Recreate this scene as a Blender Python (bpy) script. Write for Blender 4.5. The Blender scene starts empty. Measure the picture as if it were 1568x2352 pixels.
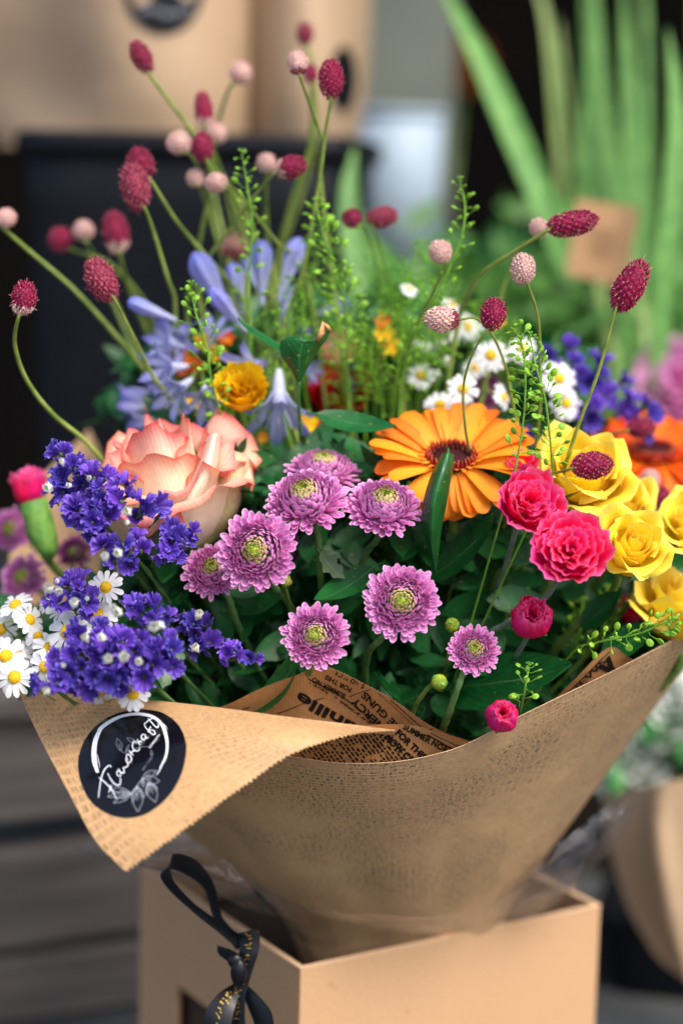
import bpy, math, random
import numpy as np
from mathutils import Vector, Matrix, noise
from mathutils.bvhtree import BVHTree

random.seed(7)
SC = bpy.context.scene
COL = SC.collection
PI = math.pi
rad = math.radians

# ------------------------------------------------------------------ camera, sky, sun, exposure
PITCH, ROLL = rad(9.0), rad(1.5)
CAM = Vector((0.0, -1.35, 0.79))
_R = Vector((1, 0, 0)); _U = Vector((0, math.sin(PITCH), math.cos(PITCH))); FW = Vector((0, math.cos(PITCH), -math.sin(PITCH)))
RT = _R * math.cos(ROLL) + _U * math.sin(ROLL)
UP = _U * math.cos(ROLL) - _R * math.sin(ROLL)
FPX = 70 / 24 * 1568
cam = bpy.data.cameras.new('camera'); camo = bpy.data.objects.new('camera', cam); COL.objects.link(camo)
m = Matrix((RT, UP, -FW)).transposed().to_4x4(); m.translation = CAM; camo.matrix_world = m
cam.sensor_fit = 'HORIZONTAL'; cam.sensor_width = 24; cam.lens = 70
cam.clip_start = 0.05; cam.clip_end = 500
cam.dof.use_dof = True; cam.dof.focus_distance = 1.295; cam.dof.aperture_fstop = 1.8; cam.dof.aperture_blades = 0
SC.camera = camo

SUN_EL, SUN_AZ = rad(52), rad(142)     # azimuth clockwise from +Y: behind the camera, a little to the right
world = bpy.data.worlds.new('World'); SC.world = world; world.use_nodes = True
nt = world.node_tree; bg = nt.nodes['Background']
sky = nt.nodes.new('ShaderNodeTexSky'); sky.sky_type = 'NISHITA'; sky.sun_disc = False
sky.sun_elevation = SUN_EL; sky.sun_rotation = SUN_AZ
sky.dust_density = 4.0; sky.air_density = 0.8; sky.ozone_density = 0.6
nt.links.new(sky.outputs[0], bg.inputs[0]); bg.inputs[1].default_value = 0.15
sun = bpy.data.lights.new('sun', 'SUN'); suno = bpy.data.objects.new('sun', sun); COL.objects.link(suno)
sun.energy = 1.4; sun.angle = rad(26); sun.color = (1.0, 0.93, 0.84)
sd = Vector((math.sin(SUN_AZ) * math.cos(SUN_EL), math.cos(SUN_AZ) * math.cos(SUN_EL), math.sin(SUN_EL)))
suno.rotation_euler = sd.to_track_quat('Z', 'Y').to_euler(); suno.location = sd * 5
vs = SC.view_settings; vs.view_transform = 'Standard'; vs.look = 'None'; vs.gamma = 1; vs.use_curve_mapping = False
vs.exposure = 0.95
SC.cycles.use_denoising = True
SC.cycles.max_bounces = 8; SC.cycles.transparent_max_bounces = 16; SC.cycles.caustics_reflective = False; SC.cycles.caustics_refractive = False

# ------------------------------------------------------------------ placing helpers
def P(px, py, d):
    return CAM + FW * d + RT * ((px - 784) / FPX * d) - UP * ((py - 1176) / FPX * d)
def D(x, y, z):
    return (RT * x + UP * y - FW * z).normalized()
def S(px, d):
    return px / FPX * d
def frame(pos, n, spin=0.0, sc=1.0):
    n = n.normalized(); q = n.to_track_quat('Z', 'Y')
    return Matrix.Translation(pos) @ q.to_matrix().to_4x4() @ Matrix.Rotation(spin, 4, 'Z') @ Matrix.Scale(sc, 4)
def U(a, b): return random.uniform(a, b)

# ------------------------------------------------------------------ materials
def srgb(r, g, b):
    f = lambda c: (c / 255 / 12.92) if c / 255 <= 0.04045 else ((c / 255 + 0.055) / 1.055) ** 2.4
    return (f(r), f(g), f(b), 1)
class NT:
    def __init__(s, name):
        s.m = bpy.data.materials.new(name); s.m.use_nodes = True; s.t = s.m.node_tree
        s.b = s.t.nodes['Principled BSDF']; s.out = s.t.nodes['Material Output']
    def n(s, ty, **k):
        o = s.t.nodes.new(ty)
        for a, v in k.items(): setattr(o, a, v)
        return o
    def l(s, a, b): s.t.links.new(a, b)
    def mix(s, fac, a, b, blend='MIX'):
        x = s.n('ShaderNodeMix', data_type='RGBA', blend_type=blend)
        for i, v in ((0, fac), (6, a), (7, b)):
            if hasattr(v, 'is_output') or hasattr(v, 'links'): s.l(v, x.inputs[i])
            else: x.inputs[i].default_value = v
        return x.outputs[2]
    def math(s, op, a, b=0.0, c=0.0, clamp=False):
        x = s.n('ShaderNodeMath', operation=op); x.use_clamp = clamp
        for i, v in ((0, a), (1, b), (2, c)):
            if hasattr(v, 'links'): s.l(v, x.inputs[i])
            else: x.inputs[i].default_value = v
        return x.outputs[0]
    def noise(s, scale, detail=3, vec=None, rough=0.5):
        x = s.n('ShaderNodeTexNoise'); x.inputs['Scale'].default_value = scale; x.inputs['Detail'].default_value = detail
        x.inputs['Roughness'].default_value = rough
        if vec is not None: s.l(vec, x.inputs['Vector'])
        return x.outputs['Fac']
    def obj(s): return s.n('ShaderNodeTexCoord').outputs['Object']
    def ramp(s, fac, stops):
        x = s.n('ShaderNodeValToRGB'); e = x.color_ramp.elements
        while len(e) < len(stops): e.new(0.5)
        for i, (p, c) in enumerate(stops): e[i].position = p; e[i].color = c
        s.l(fac, x.inputs[0]); return x.outputs[0]
    def bump(s, h, strength=0.3, dist=0.001):
        x = s.n('ShaderNodeBump'); x.inputs['Strength'].default_value = strength; x.inputs['Distance'].default_value = dist
        s.l(h, x.inputs['Height']); s.l(x.outputs[0], s.b.inputs['Normal']); return x.outputs[0]

def petal_mat(name, base, tip, edge, epow=2.0, eamt=0.8, transl=0.3, rough=0.5, vein=0.12, veins=40, hv=0.12, spec=0.35, ns=180):
    """pigment follows the petal: attribute pt = (along, towards the margin)"""
    t = NT(name)
    at = t.n('ShaderNodeAttribute', attribute_name='pt'); sp = t.n('ShaderNodeSeparateColor'); t.l(at.outputs['Color'], sp.inputs[0])
    c = t.mix(sp.outputs[0], base, tip)
    ef = t.math('MULTIPLY', t.math('POWER', sp.outputs[1], epow), eamt, clamp=True)
    c = t.mix(ef, c, edge)
    oi = t.n('ShaderNodeObjectInfo')
    w = t.n('ShaderNodeTexWave', wave_type='BANDS', bands_direction='X'); w.inputs['Scale'].default_value = veins * 8
    w.inputs['Distortion'].default_value = 2; t.l(t.obj(), w.inputs['Vector'])
    c = t.mix(vein, c, w.outputs['Color'], 'SOFT_LIGHT')
    n = t.noise(ns, 3, t.obj())
    hs = t.n('ShaderNodeHueSaturation')
    t.l(t.math('MULTIPLY_ADD', oi.outputs['Random'], 0.03, 0.485), hs.inputs['Hue'])
    t.l(t.math('ADD', t.math('MULTIPLY_ADD', oi.outputs['Random'], hv * 2, 1 - hv), t.math('MULTIPLY_ADD', n, 0.3, -0.15)), hs.inputs['Value'])
    t.l(c, hs.inputs['Color']); c = hs.outputs[0]
    t.l(c, t.b.inputs['Base Color']); t.b.inputs['Roughness'].default_value = rough; t.b.inputs['Specular IOR Level'].default_value = spec
    bm = t.bump(w.outputs['Fac'], 0.12, 0.0004)
    tr = t.n('ShaderNodeBsdfTranslucent'); t.l(c, tr.inputs[0]); t.l(bm, tr.inputs['Normal'])
    mx = t.n('ShaderNodeMixShader'); mx.inputs[0].default_value = transl
    t.l(t.b.outputs[0], mx.inputs[1]); t.l(tr.outputs[0], mx.inputs[2]); t.l(mx.outputs[0], t.out.inputs[0])
    return t.m

def plain(name, a, b=None, scale=60, rough=0.5, spec=0.4, bump=0.2, bd=0.0005, detail=4, transl=0.0, hv=0.0, metal=0):
    t = NT(name); o = t.obj(); n = t.noise(scale, detail, o)
    c = t.ramp(n, [(0.3, a), (0.7, b or a)])
    if hv:
        oi = t.n('ShaderNodeObjectInfo'); hs = t.n('ShaderNodeHueSaturation')
        t.l(t.math('MULTIPLY_ADD', oi.outputs['Random'], hv * 2, 1 - hv), hs.inputs['Value']); t.l(c, hs.inputs['Color']); c = hs.outputs[0]
    t.l(c, t.b.inputs['Base Color']); t.b.inputs['Roughness'].default_value = rough
    t.b.inputs['Specular IOR Level'].default_value = spec; t.b.inputs['Metallic'].default_value = metal
    if bump: t.bump(n, bump, bd)
    if transl:
        tr = t.n('ShaderNodeBsdfTranslucent'); t.l(c, tr.inputs[0]); mx = t.n('ShaderNodeMixShader'); mx.inputs[0].default_value = transl
        t.l(t.b.outputs[0], mx.inputs[1]); t.l(tr.outputs[0], mx.inputs[2]); t.l(mx.outputs[0], t.out.inputs[0])
    return t.m

def leaf_mat(name, a, b, vein, rough=0.35, transl=0.2, hv=0.25):
    t = NT(name); at = t.n('ShaderNodeAttribute', attribute_name='pt'); sp = t.n('ShaderNodeSeparateColor'); t.l(at.outputs['Color'], sp.inputs[0])
    n = t.noise(70, 4, t.obj()); c = t.ramp(n, [(0.3, a), (0.75, b)])
    # side veins run obliquely from the midrib: stripes of (along - 0.5*across)
    k = t.math('SINE', t.math('MULTIPLY', t.math('SUBTRACT', sp.outputs[0], t.math('MULTIPLY', sp.outputs[1], 0.45)), 60.0))
    vf = t.math('MULTIPLY', t.math('POWER', t.math('MULTIPLY_ADD', k, 0.5, 0.5), 10.0), 0.3)
    mid = t.math('MULTIPLY', t.math('SUBTRACT', 1.0, t.math('MULTIPLY', sp.outputs[1], 14.0), clamp=True), 0.7)
    c = t.mix(t.math('MAXIMUM', vf, mid), c, vein)
    pn = t.noise(420, 1, t.obj()); c = t.mix(t.math('MULTIPLY', t.math('GREATER_THAN', pn, 0.73), 0.6), c, srgb(180, 170, 80))
    oi = t.n('ShaderNodeObjectInfo'); hs = t.n('ShaderNodeHueSaturation')
    t.l(t.math('MULTIPLY_ADD', oi.outputs['Random'], hv * 2, 1 - hv), hs.inputs['Value']); t.l(c, hs.inputs['Color']); c = hs.outputs[0]
    t.l(c, t.b.inputs['Base Color']); t.b.inputs['Roughness'].default_value = rough
    t.bump(t.math('ADD', k, n), 0.15, 0.0004)
    tr = t.n('ShaderNodeBsdfTranslucent'); t.l(c, tr.inputs[0]); mx = t.n('ShaderNodeMixShader'); mx.inputs[0].default_value = transl
    t.l(t.b.outputs[0], mx.inputs[1]); t.l(tr.outputs[0], mx.inputs[2]); t.l(mx.outputs[0], t.out.inputs[0])
    return t.m

M = {}
M['mum'] = petal_mat('mum_petal', srgb(178, 66, 150), srgb(222, 128, 204), srgb(246, 214, 238), 3.2, 0.75, 0.3, vein=0.2, veins=2.5, ns=5)
M['mum_in'] = petal_mat('mum_inner_petal', srgb(128, 132, 30), srgb(200, 150, 150), srgb(226, 220, 130), 2.0, 0.9, 0.28, vein=0.1, veins=2.5, ns=5)
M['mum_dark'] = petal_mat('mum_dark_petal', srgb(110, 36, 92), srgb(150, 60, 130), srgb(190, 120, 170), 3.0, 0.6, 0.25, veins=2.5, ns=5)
M['disc_green'] = plain('green_disc', srgb(84, 108, 14), srgb(160, 180, 44), 400, 0.55, bump=0.4)
M['peach'] = petal_mat('peach_rose_petal', srgb(255, 244, 226), srgb(255, 230, 200), srgb(238, 96, 96), 2.6, 0.95, 0.22, vein=0.12, veins=14, hv=0.06)
M['peach_out'] = petal_mat('peach_outer_petal', srgb(216, 208, 150), srgb(240, 196, 168), srgb(214, 62, 66), 2.2, 0.95, 0.3, vein=0.15, veins=14, hv=0.06)
M['yellow'] = petal_mat('yellow_rose_petal', srgb(250, 210, 34), srgb(255, 230, 62), srgb(255, 240, 130), 4.0, 0.6, 0.22, vein=0.06, veins=16, hv=0.05)
M['pink'] = petal_mat('pink_carnation_petal', srgb(240, 10, 96), srgb(250, 28, 122), srgb(255, 140, 205), 4.0, 0.85, 0.38, vein=0.15, veins=20, hv=0.1)
M['gold'] = petal_mat('golden_petal', srgb(244, 178, 10), srgb(255, 214, 14), srgb(255, 222, 60), 3.0, 0.5, 0.3)
M['red'] = petal_mat('red_petal', srgb(170, 8, 16), srgb(214, 24, 28), srgb(214, 60, 50), 3.0, 0.5, 0.25)
M['orange'] = petal_mat('orange_ray_petal', srgb(255, 190, 60), srgb(255, 156, 34), srgb(250, 118, 20), 2.0, 0.55, 0.35, vein=0.4, hv=0.05, veins=3.5, ns=5)
M['orange2'] = petal_mat('deep_orange_ray_petal', srgb(240, 120, 20), srgb(240, 96, 14), srgb(225, 80, 10), 2.0, 0.5, 0.3, vein=0.4, veins=3.5, ns=5)
M['gdisc'] = plain('gerbera_disc', srgb(110, 6, 14), srgb(196, 40, 40), 500, 0.6, bump=0.5)
M['gdark'] = plain('gerbera_disc_heart', srgb(40, 4, 10), srgb(86, 8, 16), 500, 0.7, bump=0.5)
M['gfloret'] = plain('gerbera_floret', srgb(170, 40, 30), srgb(226, 150, 60), 600, 0.6)
M['amber'] = petal_mat('amber_petal', srgb(110, 60, 14), srgb(150, 84, 20), srgb(160, 90, 20))
M['white'] = petal_mat('daisy_petal', srgb(236, 238, 240), srgb(246, 248, 250), srgb(255, 255, 255), 2, 0.4, 0.25, vein=0.1, hv=0.04, veins=3, ns=5)
M['daisy_disc'] = plain('daisy_disc', srgb(214, 150, 0), srgb(255, 222, 30), 9, 0.6, bump=0.5)
M['statice'] = petal_mat('statice_floret', srgb(72, 34, 138), srgb(106, 74, 202), srgb(170, 152, 242), 1.8, 0.85, 0.3, vein=0.35, hv=0.18, rough=0.6, veins=3, ns=5)
M['statice_white'] = plain('statice_blossom', srgb(225, 228, 215), srgb(250, 250, 246), 5, 0.5, transl=0.2)
M['calyx'] = plain('fuzzy_calyx', srgb(34, 66, 40), srgb(110, 140, 104), 300, 0.8, bump=0.6)
M['agap'] = petal_mat('agapanthus_tepal', srgb(222, 228, 246), srgb(140, 148, 226), srgb(98, 102, 210), 2.0, 0.55, 0.35, vein=0.2, veins=3, ns=5)
M['burnet'] = plain('burnet_floret', srgb(92, 8, 40), srgb(178, 34, 88), 7, 0.55, bump=0.3, hv=0.12)
M['burnet_dull'] = plain('burnet_floret_dull', srgb(120, 30, 56), srgb(176, 74, 100), 7, 0.6, bump=0.3, hv=0.1)
M['burnet_pale'] = plain('burnet_floret_pale', srgb(178, 112, 116), srgb(246, 226, 212), 7, 0.6, bump=0.3, hv=0.06)
M['burnet_brown'] = plain('burnet_floret_brown', srgb(130, 90, 84), srgb(190, 150, 130), 7, 0.6, bump=0.3)
M['stamen'] = plain('stamen', srgb(176, 90, 110), srgb(230, 180, 170), 7, .6, bump=0)
M['stem'] = plain('green_stem', srgb(70, 104, 40), srgb(120, 150, 70), 90, 0.5, bump=0.2, hv=0.15)
M['stem_dark'] = plain('dark_stem', srgb(60, 104, 54), srgb(106, 146, 86), 90, 0.5, bump=0.3, hv=0.15)
M['stem_yel'] = plain('yellow_green_stem', srgb(96, 124, 44), srgb(150, 168, 84), 90, 0.45, bump=0.2, hv=0.12)
M['stem_grey'] = plain('glaucous_stem', srgb(100, 122, 112), srgb(136, 152, 140), 90, 0.5, bump=0.2)
M['pod'] = plain('seed_pod', srgb(104, 172, 32), srgb(178, 226, 84), 3, 0.45, bump=0.15, transl=0.35, hv=0.18)
M['leaf'] = leaf_mat('dark_leaf', srgb(10, 70, 28), srgb(24, 106, 46), srgb(60, 118, 60))
M['leaf_bright'] = leaf_mat('bright_leaf', srgb(30, 100, 44), srgb(56, 140, 62), srgb(90, 150, 80), 0.32, 0.35)
M['leaf_grey'] = leaf_mat('grey_green_leaf', srgb(60, 90, 62), srgb(96, 124, 90), srgb(130, 150, 116), 0.5, 0.2)
M['blade'] = leaf_mat('sword_leaf', srgb(70, 130, 56), srgb(120, 176, 84), srgb(140, 190, 110), 0.45, 0.35, 0.2)
M['blade_pale'] = leaf_mat('pale_sword_leaf', srgb(120, 160, 80), srgb(176, 200, 120), srgb(180, 196, 130), 0.5, 0.35, 0.2)
M['mass'] = leaf_mat('inner_foliage', srgb(14, 70, 30), srgb(34, 112, 50), srgb(34, 84, 44), 0.45, 0.15, 0.1)
M['sepal'] = plain('sepal', srgb(70, 130, 50), srgb(130, 176, 80), 120, 0.5, bump=0.2)
M['brown_tip'] = plain('withered_edge', srgb(150, 100, 50), srgb(214, 170, 110), 200, 0.7)
M['black_plastic'] = plain('black_plastic', srgb(6, 9, 14), srgb(12, 16, 24), 20, 0.5, 0.22, bump=0.1, bd=0.002)
def board_mat():
    t = NT('kraft_board'); o = t.obj(); n = t.noise(350, 6, o, .7); n2 = t.noise(9, 4, o); n3 = t.noise(90, 3, o)
    c = t.ramp(n, [(0.25, srgb(172, 134, 98)), (0.7, srgb(197, 159, 121))]); c = t.mix(t.math('MULTIPLY', n2, .35), c, srgb(206, 174, 136)); c = t.mix(t.math('MULTIPLY', t.math('GREATER_THAN', n3, .68), .35), c, srgb(150, 112, 76))
    t.l(c, t.b.inputs['Base Color']); t.b.inputs['Roughness'].default_value = .8; t.b.inputs['Specular IOR Level'].default_value = .15
    t.bump(t.math('ADD', n, t.math('MULTIPLY', n2, 3.0)), .3, .0005); return t.m
M['board'] = board_mat()
M['tag'] = plain('brown_tag_card', srgb(150, 116, 82), srgb(166, 132, 96), 30, 0.8)
M['board_edge'] = plain('kraft_board_edge', srgb(214, 178, 140), srgb(224, 190, 154), 200, 0.8, 0.1)
M['shade_insert'] = plain('box_shade_brown', srgb(62, 46, 34), srgb(74, 56, 42), 60, 0.9)  # brown that stands for the shade inside the box
M['hollow'] = plain('dark_board_inside', srgb(110, 78, 52), srgb(120, 88, 60), 200, 0.9)
M['ink'] = plain('printing_ink', srgb(22, 17, 15), srgb(34, 26, 22), 900, 0.75, 0.2, bump=0)
M['ink_white'] = plain('white_print', srgb(225, 232, 245), srgb(245, 248, 252), 900, 0.35, 0.4, bump=0)
M['ink_grey'] = plain('fine_grey_print', srgb(120, 128, 140), srgb(150, 156, 168), 900, 0.35, 0.4, bump=0)
M['ink_line'] = plain('fine_pale_print', srgb(176, 184, 198), srgb(200, 206, 216), 900, 0.35, 0.4, bump=0)
M['foil'] = plain('gold_foil', srgb(190, 150, 60), srgb(226, 190, 96), 900, 0.3, 0.5, bump=0, metal=0.8)
M['ribbon'] = plain('black_satin', srgb(5, 7, 13), srgb(10, 14, 22), 60, 0.4, 0.4, bump=0.15)
M['concrete'] = plain('paving', srgb(52, 56, 60), srgb(84, 86, 86), 8, 0.85, 0.2, bump=0.4, bd=0.004)
M['dark_wall'] = plain('dark_shop_wall', srgb(14, 12, 11), srgb(34, 27, 22), 1.2, 0.8, 0.1, bump=0)  # gloom of the unlit shop interior put into the colour
M['post'] = plain('grey_green_post', srgb(84, 92, 84), srgb(112, 116, 104), 3, 0.6)
M['zinc'] = plain('pale_zinc', srgb(140, 160, 178), srgb(166, 182, 196), 5, 0.5, metal=0.0)
M['pink_soft'] = petal_mat('soft_pink_petal', srgb(216, 120, 190), srgb(236, 168, 214), srgb(240, 190, 224), 2, 0.5, 0.4)
M['white_soft'] = petal_mat('soft_white_petal', srgb(240, 246, 240), srgb(250, 252, 250), srgb(250, 250, 250), 2, 0.5, 0.4)

def kraft(name, tone=1.0, show=0.5, rax=0, a=(198, 156, 108), b=(212, 172, 124)):
    t = NT(name); uv = t.n('ShaderNodeUVMap', uv_map='uv').outputs[0]
    wn = t.n('ShaderNodeTexNoise'); wn.inputs['Scale'].default_value = 40; wn.inputs['Detail'].default_value = 3; t.l(uv, wn.inputs['Vector'])
    wm = t.n('ShaderNodeVectorMath', operation='MULTIPLY_ADD'); t.l(wn.outputs['Color'], wm.inputs[0]); wm.inputs[1].default_value = (.006, .006, 0); t.l(uv, wm.inputs[2]); wuv = t.n('ShaderNodeSeparateXYZ'); t.l(wm.outputs[0], wuv.inputs[0])
    sx = t.n('ShaderNodeSeparateXYZ'); t.l(uv, sx.inputs[0])
    n = t.noise(300, 5, t.obj()); c = t.ramp(n, [(0.3, srgb(*a)), (0.7, srgb(*b))])
    rib = t.math('MULTIPLY_ADD', t.math('SINE', t.math('MULTIPLY', sx.outputs[rax], 2 * PI / 0.0021)), 0.5, 0.5)
    c = t.mix(t.math('MULTIPLY', rib, 0.17), c, srgb(120, 84, 50))
    # the print of the other face showing through: short dashes in rows, in patches
    def dash(ax, ay, sc_a, sc_b, th):
        cmb = t.n('ShaderNodeCombineXYZ'); t.l(t.math('MULTIPLY', wuv.outputs[ax], sc_a), cmb.inputs[0])
        row = t.math('MULTIPLY', wuv.outputs[ay], sc_b); t.l(t.math('FLOOR', row), cmb.inputs[1])
        nn = t.noise(1.0, 2, cmb.outputs[0], 0.8)
        band = t.math('LESS_THAN', t.math('ABSOLUTE', t.math('SUBTRACT', t.math('FRACT', row), 0.5)), 0.3)
        return t.math('MULTIPLY', t.math('MULTIPLY', t.math('SUBTRACT', nn, th), 7.0, clamp=True), band)
    d1 = dash(0, 1, 520, 290, 0.47); d2 = dash(1, 0, 420, 200, 0.50)
    pn = t.noise(16, 3, uv); pn2 = t.noise(23, 2, uv)
    k = t.math('MULTIPLY', d1, t.math('MULTIPLY', t.math('SUBTRACT', pn, 0.42), 7.0, clamp=True))
    k = t.math('MAXIMUM', k, t.math('MULTIPLY', d2, t.math('MULTIPLY', t.math('SUBTRACT', pn2, 0.49), 8.0, clamp=True)))
    c = t.mix(t.math('MULTIPLY', k, show), c, srgb(76, 80, 72))
    if tone != 1.0:
        hs = t.n('ShaderNodeHueSaturation'); hs.inputs['Value'].default_value = tone; t.l(c, hs.inputs['Color']); c = hs.outputs[0]
    t.l(c, t.b.inputs['Base Color']); t.b.inputs['Roughness'].default_value = 0.55; t.b.inputs['Specular IOR Level'].default_value = 0.3
    cr_ = t.noise(22, 4, t.obj(), 0.6); bm = t.bump(t.math('ADD', t.math('ADD', t.math('MULTIPLY', rib, 0.6), n), t.math('MULTIPLY', cr_, 14.0)), 0.35, 0.0004)
    tr = t.n('ShaderNodeBsdfTranslucent'); t.l(c, tr.inputs[0]); mx = t.n('ShaderNodeMixShader'); mx.inputs[0].default_value = 0.15
    t.l(t.b.outputs[0], mx.inputs[1]); t.l(tr.outputs[0], mx.inputs[2]); t.l(mx.outputs[0], t.out.inputs[0])
    return t.m
M['kraft'] = kraft('ribbed_kraft_paper', 1.0, 0.8)
M['kraft_cone'] = kraft('ribbed_kraft_paper_cone', 1.0, 1.0, 1, (208, 170, 124), (222, 186, 142))
M['kraft_in'] = kraft('kraft_paper_inside', 1.0, 0.0, 0, (190, 140, 90), (204, 156, 104))
M['kraft_far'] = kraft('far_kraft_paper', 1.0, 0.15, 0, (186, 160, 130), (200, 174, 144))
def sticker_mat():
    t = NT('glossy_black_sticker'); t.b.inputs['Base Color'].default_value = (0.004, 0.004, 0.006, 1)
    t.b.inputs['Roughness'].default_value = 0.14; t.b.inputs['Specular IOR Level'].default_value = 0.45
    t.bump(t.noise(220, 4, t.obj()), 0.35, 0.0003); return t.m
M['sticker'] = sticker_mat()
def cello_mat():
    t = NT('clear_cellophane'); gl = t.n('ShaderNodeBsdfGlossy'); gl.inputs['Roughness'].default_value = 0.12; gl.inputs['Color'].default_value = (0.9, 0.93, 1, 1)
    tr = t.n('ShaderNodeBsdfTransparent'); tr.inputs[0].default_value = (0.86, 0.85, 0.85, 1)
    lw = t.n('ShaderNodeLayerWeight'); lw.inputs[0].default_value = 0.25
    bm = t.bump(t.noise(45, 5, t.obj(), .7), 0.9, 0.006); t.l(bm, gl.inputs['Normal'])
    mx = t.n('ShaderNodeMixShader'); t.l(t.math('MULTIPLY_ADD', lw.outputs['Fresnel'], 0.3, 0.03), mx.inputs[0])
    t.l(tr.outputs[0], mx.inputs[1]); t.l(gl.outputs[0], mx.inputs[2]); t.l(mx.outputs[0], t.out.inputs[0]); return t.m
M['cello'] = cello_mat()
def wood_mat():
    t = NT('weathered_grey_wood'); o = t.obj(); mp = t.n('ShaderNodeMapping'); mp.inputs['Scale'].default_value = (3, 40, 40); t.l(o, mp.inputs[0])
    n = t.noise(1.5, 6, mp.outputs[0], 0.65); n2 = t.noise(6, 3, o)
    c = t.ramp(n, [(0.25, srgb(72, 66, 62)), (0.55, srgb(116, 108, 102)), (0.8, srgb(146, 136, 128))])
    c = t.mix(t.math('MULTIPLY', n2, 0.4), c, srgb(60, 50, 44))
    t.l(c, t.b.inputs['Base Color']); t.b.inputs['Roughness'].default_value = 0.75; t.bump(n, 0.5, 0.002); return t.m
M['wood'] = wood_mat()

# ------------------------------------------------------------------ mesh building
class MB:
    def __init__(s): s.v = []; s.f = []; s.a = []; s.mi = []; s.uv = {}
    def add(s, vs, fs, at=None, mi=0, M4=None):
        o = len(s.v)
        if M4 is not None: vs = [M4 @ Vector(v) for v in vs]
        s.v.extend([tuple(v) for v in vs]); s.a.extend(at if at is not None else [(0.5, 0.0)] * len(vs))
        s.f.extend([tuple(i + o for i in f) for f in fs]); s.mi.extend([mi] * len(fs))
    def grid(s, g, at=None, mi=0, M4=None, wrap=False):
        ni, nj = len(g), len(g[0]); vs = [p for r in g for p in r]; fs = []
        for i in range(ni - 1):
            for j in range(nj if wrap else nj - 1):
                j2 = (j + 1) % nj; fs.append((i * nj + j, i * nj + j2, (i + 1) * nj + j2, (i + 1) * nj + j))
        s.add(vs, fs, [q for r in at for q in r] if at else None, mi, M4)
    def tube(s, pts, rs, n=8, mi=0, cap=True):
        pts = [Vector(p) for p in pts]; g = []; up = None
        for i, p in enumerate(pts):
            d = (pts[min(i + 1, len(pts) - 1)] - pts[max(i - 1, 0)]).normalized()
            if up is None: up = d.orthogonal().normalized()
            up = (up - d * up.dot(d)).normalized(); sd_ = d.cross(up)
            r = rs[i] if hasattr(rs, '__len__') else rs
            g.append([p + (up * math.cos(k * 2 * PI / n) + sd_ * math.sin(k * 2 * PI / n)) * r for k in range(n)])
        o = len(s.v); s.grid(g, None, mi, wrap=True)
        if cap: s.f.append(tuple(range(o + n - 1, o - 1, -1))); s.f.append(tuple(range(o + (len(pts) - 1) * n, o + len(pts) * n))); s.mi += [mi, mi]
    def ball(s, c, r, n=8, m=5, mi=0, sc=(1, 1, 1), M4=None, at=(0.5, 0)):
        vs = [(0, 0, sc[2] * r)]; fs = []
        for i in range(1, m):
            for j in range(n):
                a, b = PI * i / m, 2 * PI * j / n
                vs.append((sc[0] * r * math.sin(a) * math.cos(b), sc[1] * r * math.sin(a) * math.sin(b), sc[2] * r * math.cos(a)))
        vs.append((0, 0, -sc[2] * r))
        for j in range(n): fs.append((0, 1 + j, 1 + (j + 1) % n))
        for i in range(m - 2):
            for j in range(n): fs.append((1 + i * n + j, 1 + (i + 1) * n + j, 1 + (i + 1) * n + (j + 1) % n, 1 + i * n + (j + 1) % n))
        L = 1 + (m - 2) * n
        for j in range(n): fs.append((L + j, len(vs) - 1, L + (j + 1) % n))
        T = Matrix.Translation(Vector(c)); s.add(vs, fs, [at] * len(vs), mi, T @ M4 if M4 else T)
    def box(s, a, b, mi=0, M4=None):
        (x0, y0, z0), (x1, y1, z1) = a, b
        vs = [(x0, y0, z0), (x1, y0, z0), (x1, y1, z0), (x0, y1, z0), (x0, y0, z1), (x1, y0, z1), (x1, y1, z1), (x0, y1, z1)]
        s.add(vs, [(3, 2, 1, 0), (4, 5, 6, 7), (0, 1, 5, 4), (1, 2, 6, 5), (2, 3, 7, 6), (3, 0, 4, 7)], None, mi, M4)
    def mesh(s, name, mats, smooth=True, uvs=None):
        me = bpy.data.meshes.new(name); me.from_pydata(s.v, [], s.f)
        for mt in (mats if isinstance(mats, (list, tuple)) else [mats]): me.materials.append(mt)
        if len(s.mi) == len(me.polygons): me.polygons.foreach_set('material_index', s.mi)
        me.polygons.foreach_set('use_smooth', [smooth] * len(me.polygons))
        ca = me.color_attributes.new('pt', 'FLOAT_COLOR', 'POINT')
        ca.data.foreach_set('color', [x for (t, e) in s.a for x in (t, e, 0, 1)])
        if uvs is not None:
            ul = me.uv_layers.new(name='uv')
            li = np.empty(len(me.loops), dtype=np.int32); me.loops.foreach_get('vertex_index', li)
            ul.data.foreach_set('uv', np.array(uvs, dtype=np.float32)[li].ravel())
        me.update(); return me

def tag(o, label=None, cat=None, group=None, kind=None):
    if label: o['label'] = label
    if cat: o['category'] = cat
    if group: o['group'] = group
    if kind: o['kind'] = kind
    return o
def obj(name, me, parent=None, M4=None):
    o = bpy.data.objects.new(name, me); COL.objects.link(o)
    if parent: o.parent = parent
    if M4 is not None: o.matrix_basis = M4
    return o
def thing(name, label, cat, loc, group=None):
    o = bpy.data.objects.new(name, None); COL.objects.link(o); o.location = loc; o.empty_display_size = 0.01
    return tag(o, label, cat, group)
def T(v): return Matrix.Translation(v)

def catmull(pts, n=8):
    pts = [Vector(p) for p in pts]; P_ = [pts[0] * 2 - pts[1]] + pts + [pts[-1] * 2 - pts[-2]]; out = []
    for i in range(1, len(P_) - 2):
        a, b, c, d = P_[i - 1:i + 3]
        for k in range(n):
            t = k / n; out.append(0.5 * ((2 * b) + (c - a) * t + (2 * a - 5 * b + 4 * c - d) * t * t + (3 * b - a - 3 * c + d) * t ** 3))
    out.append(pts[-1]); return out

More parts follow.
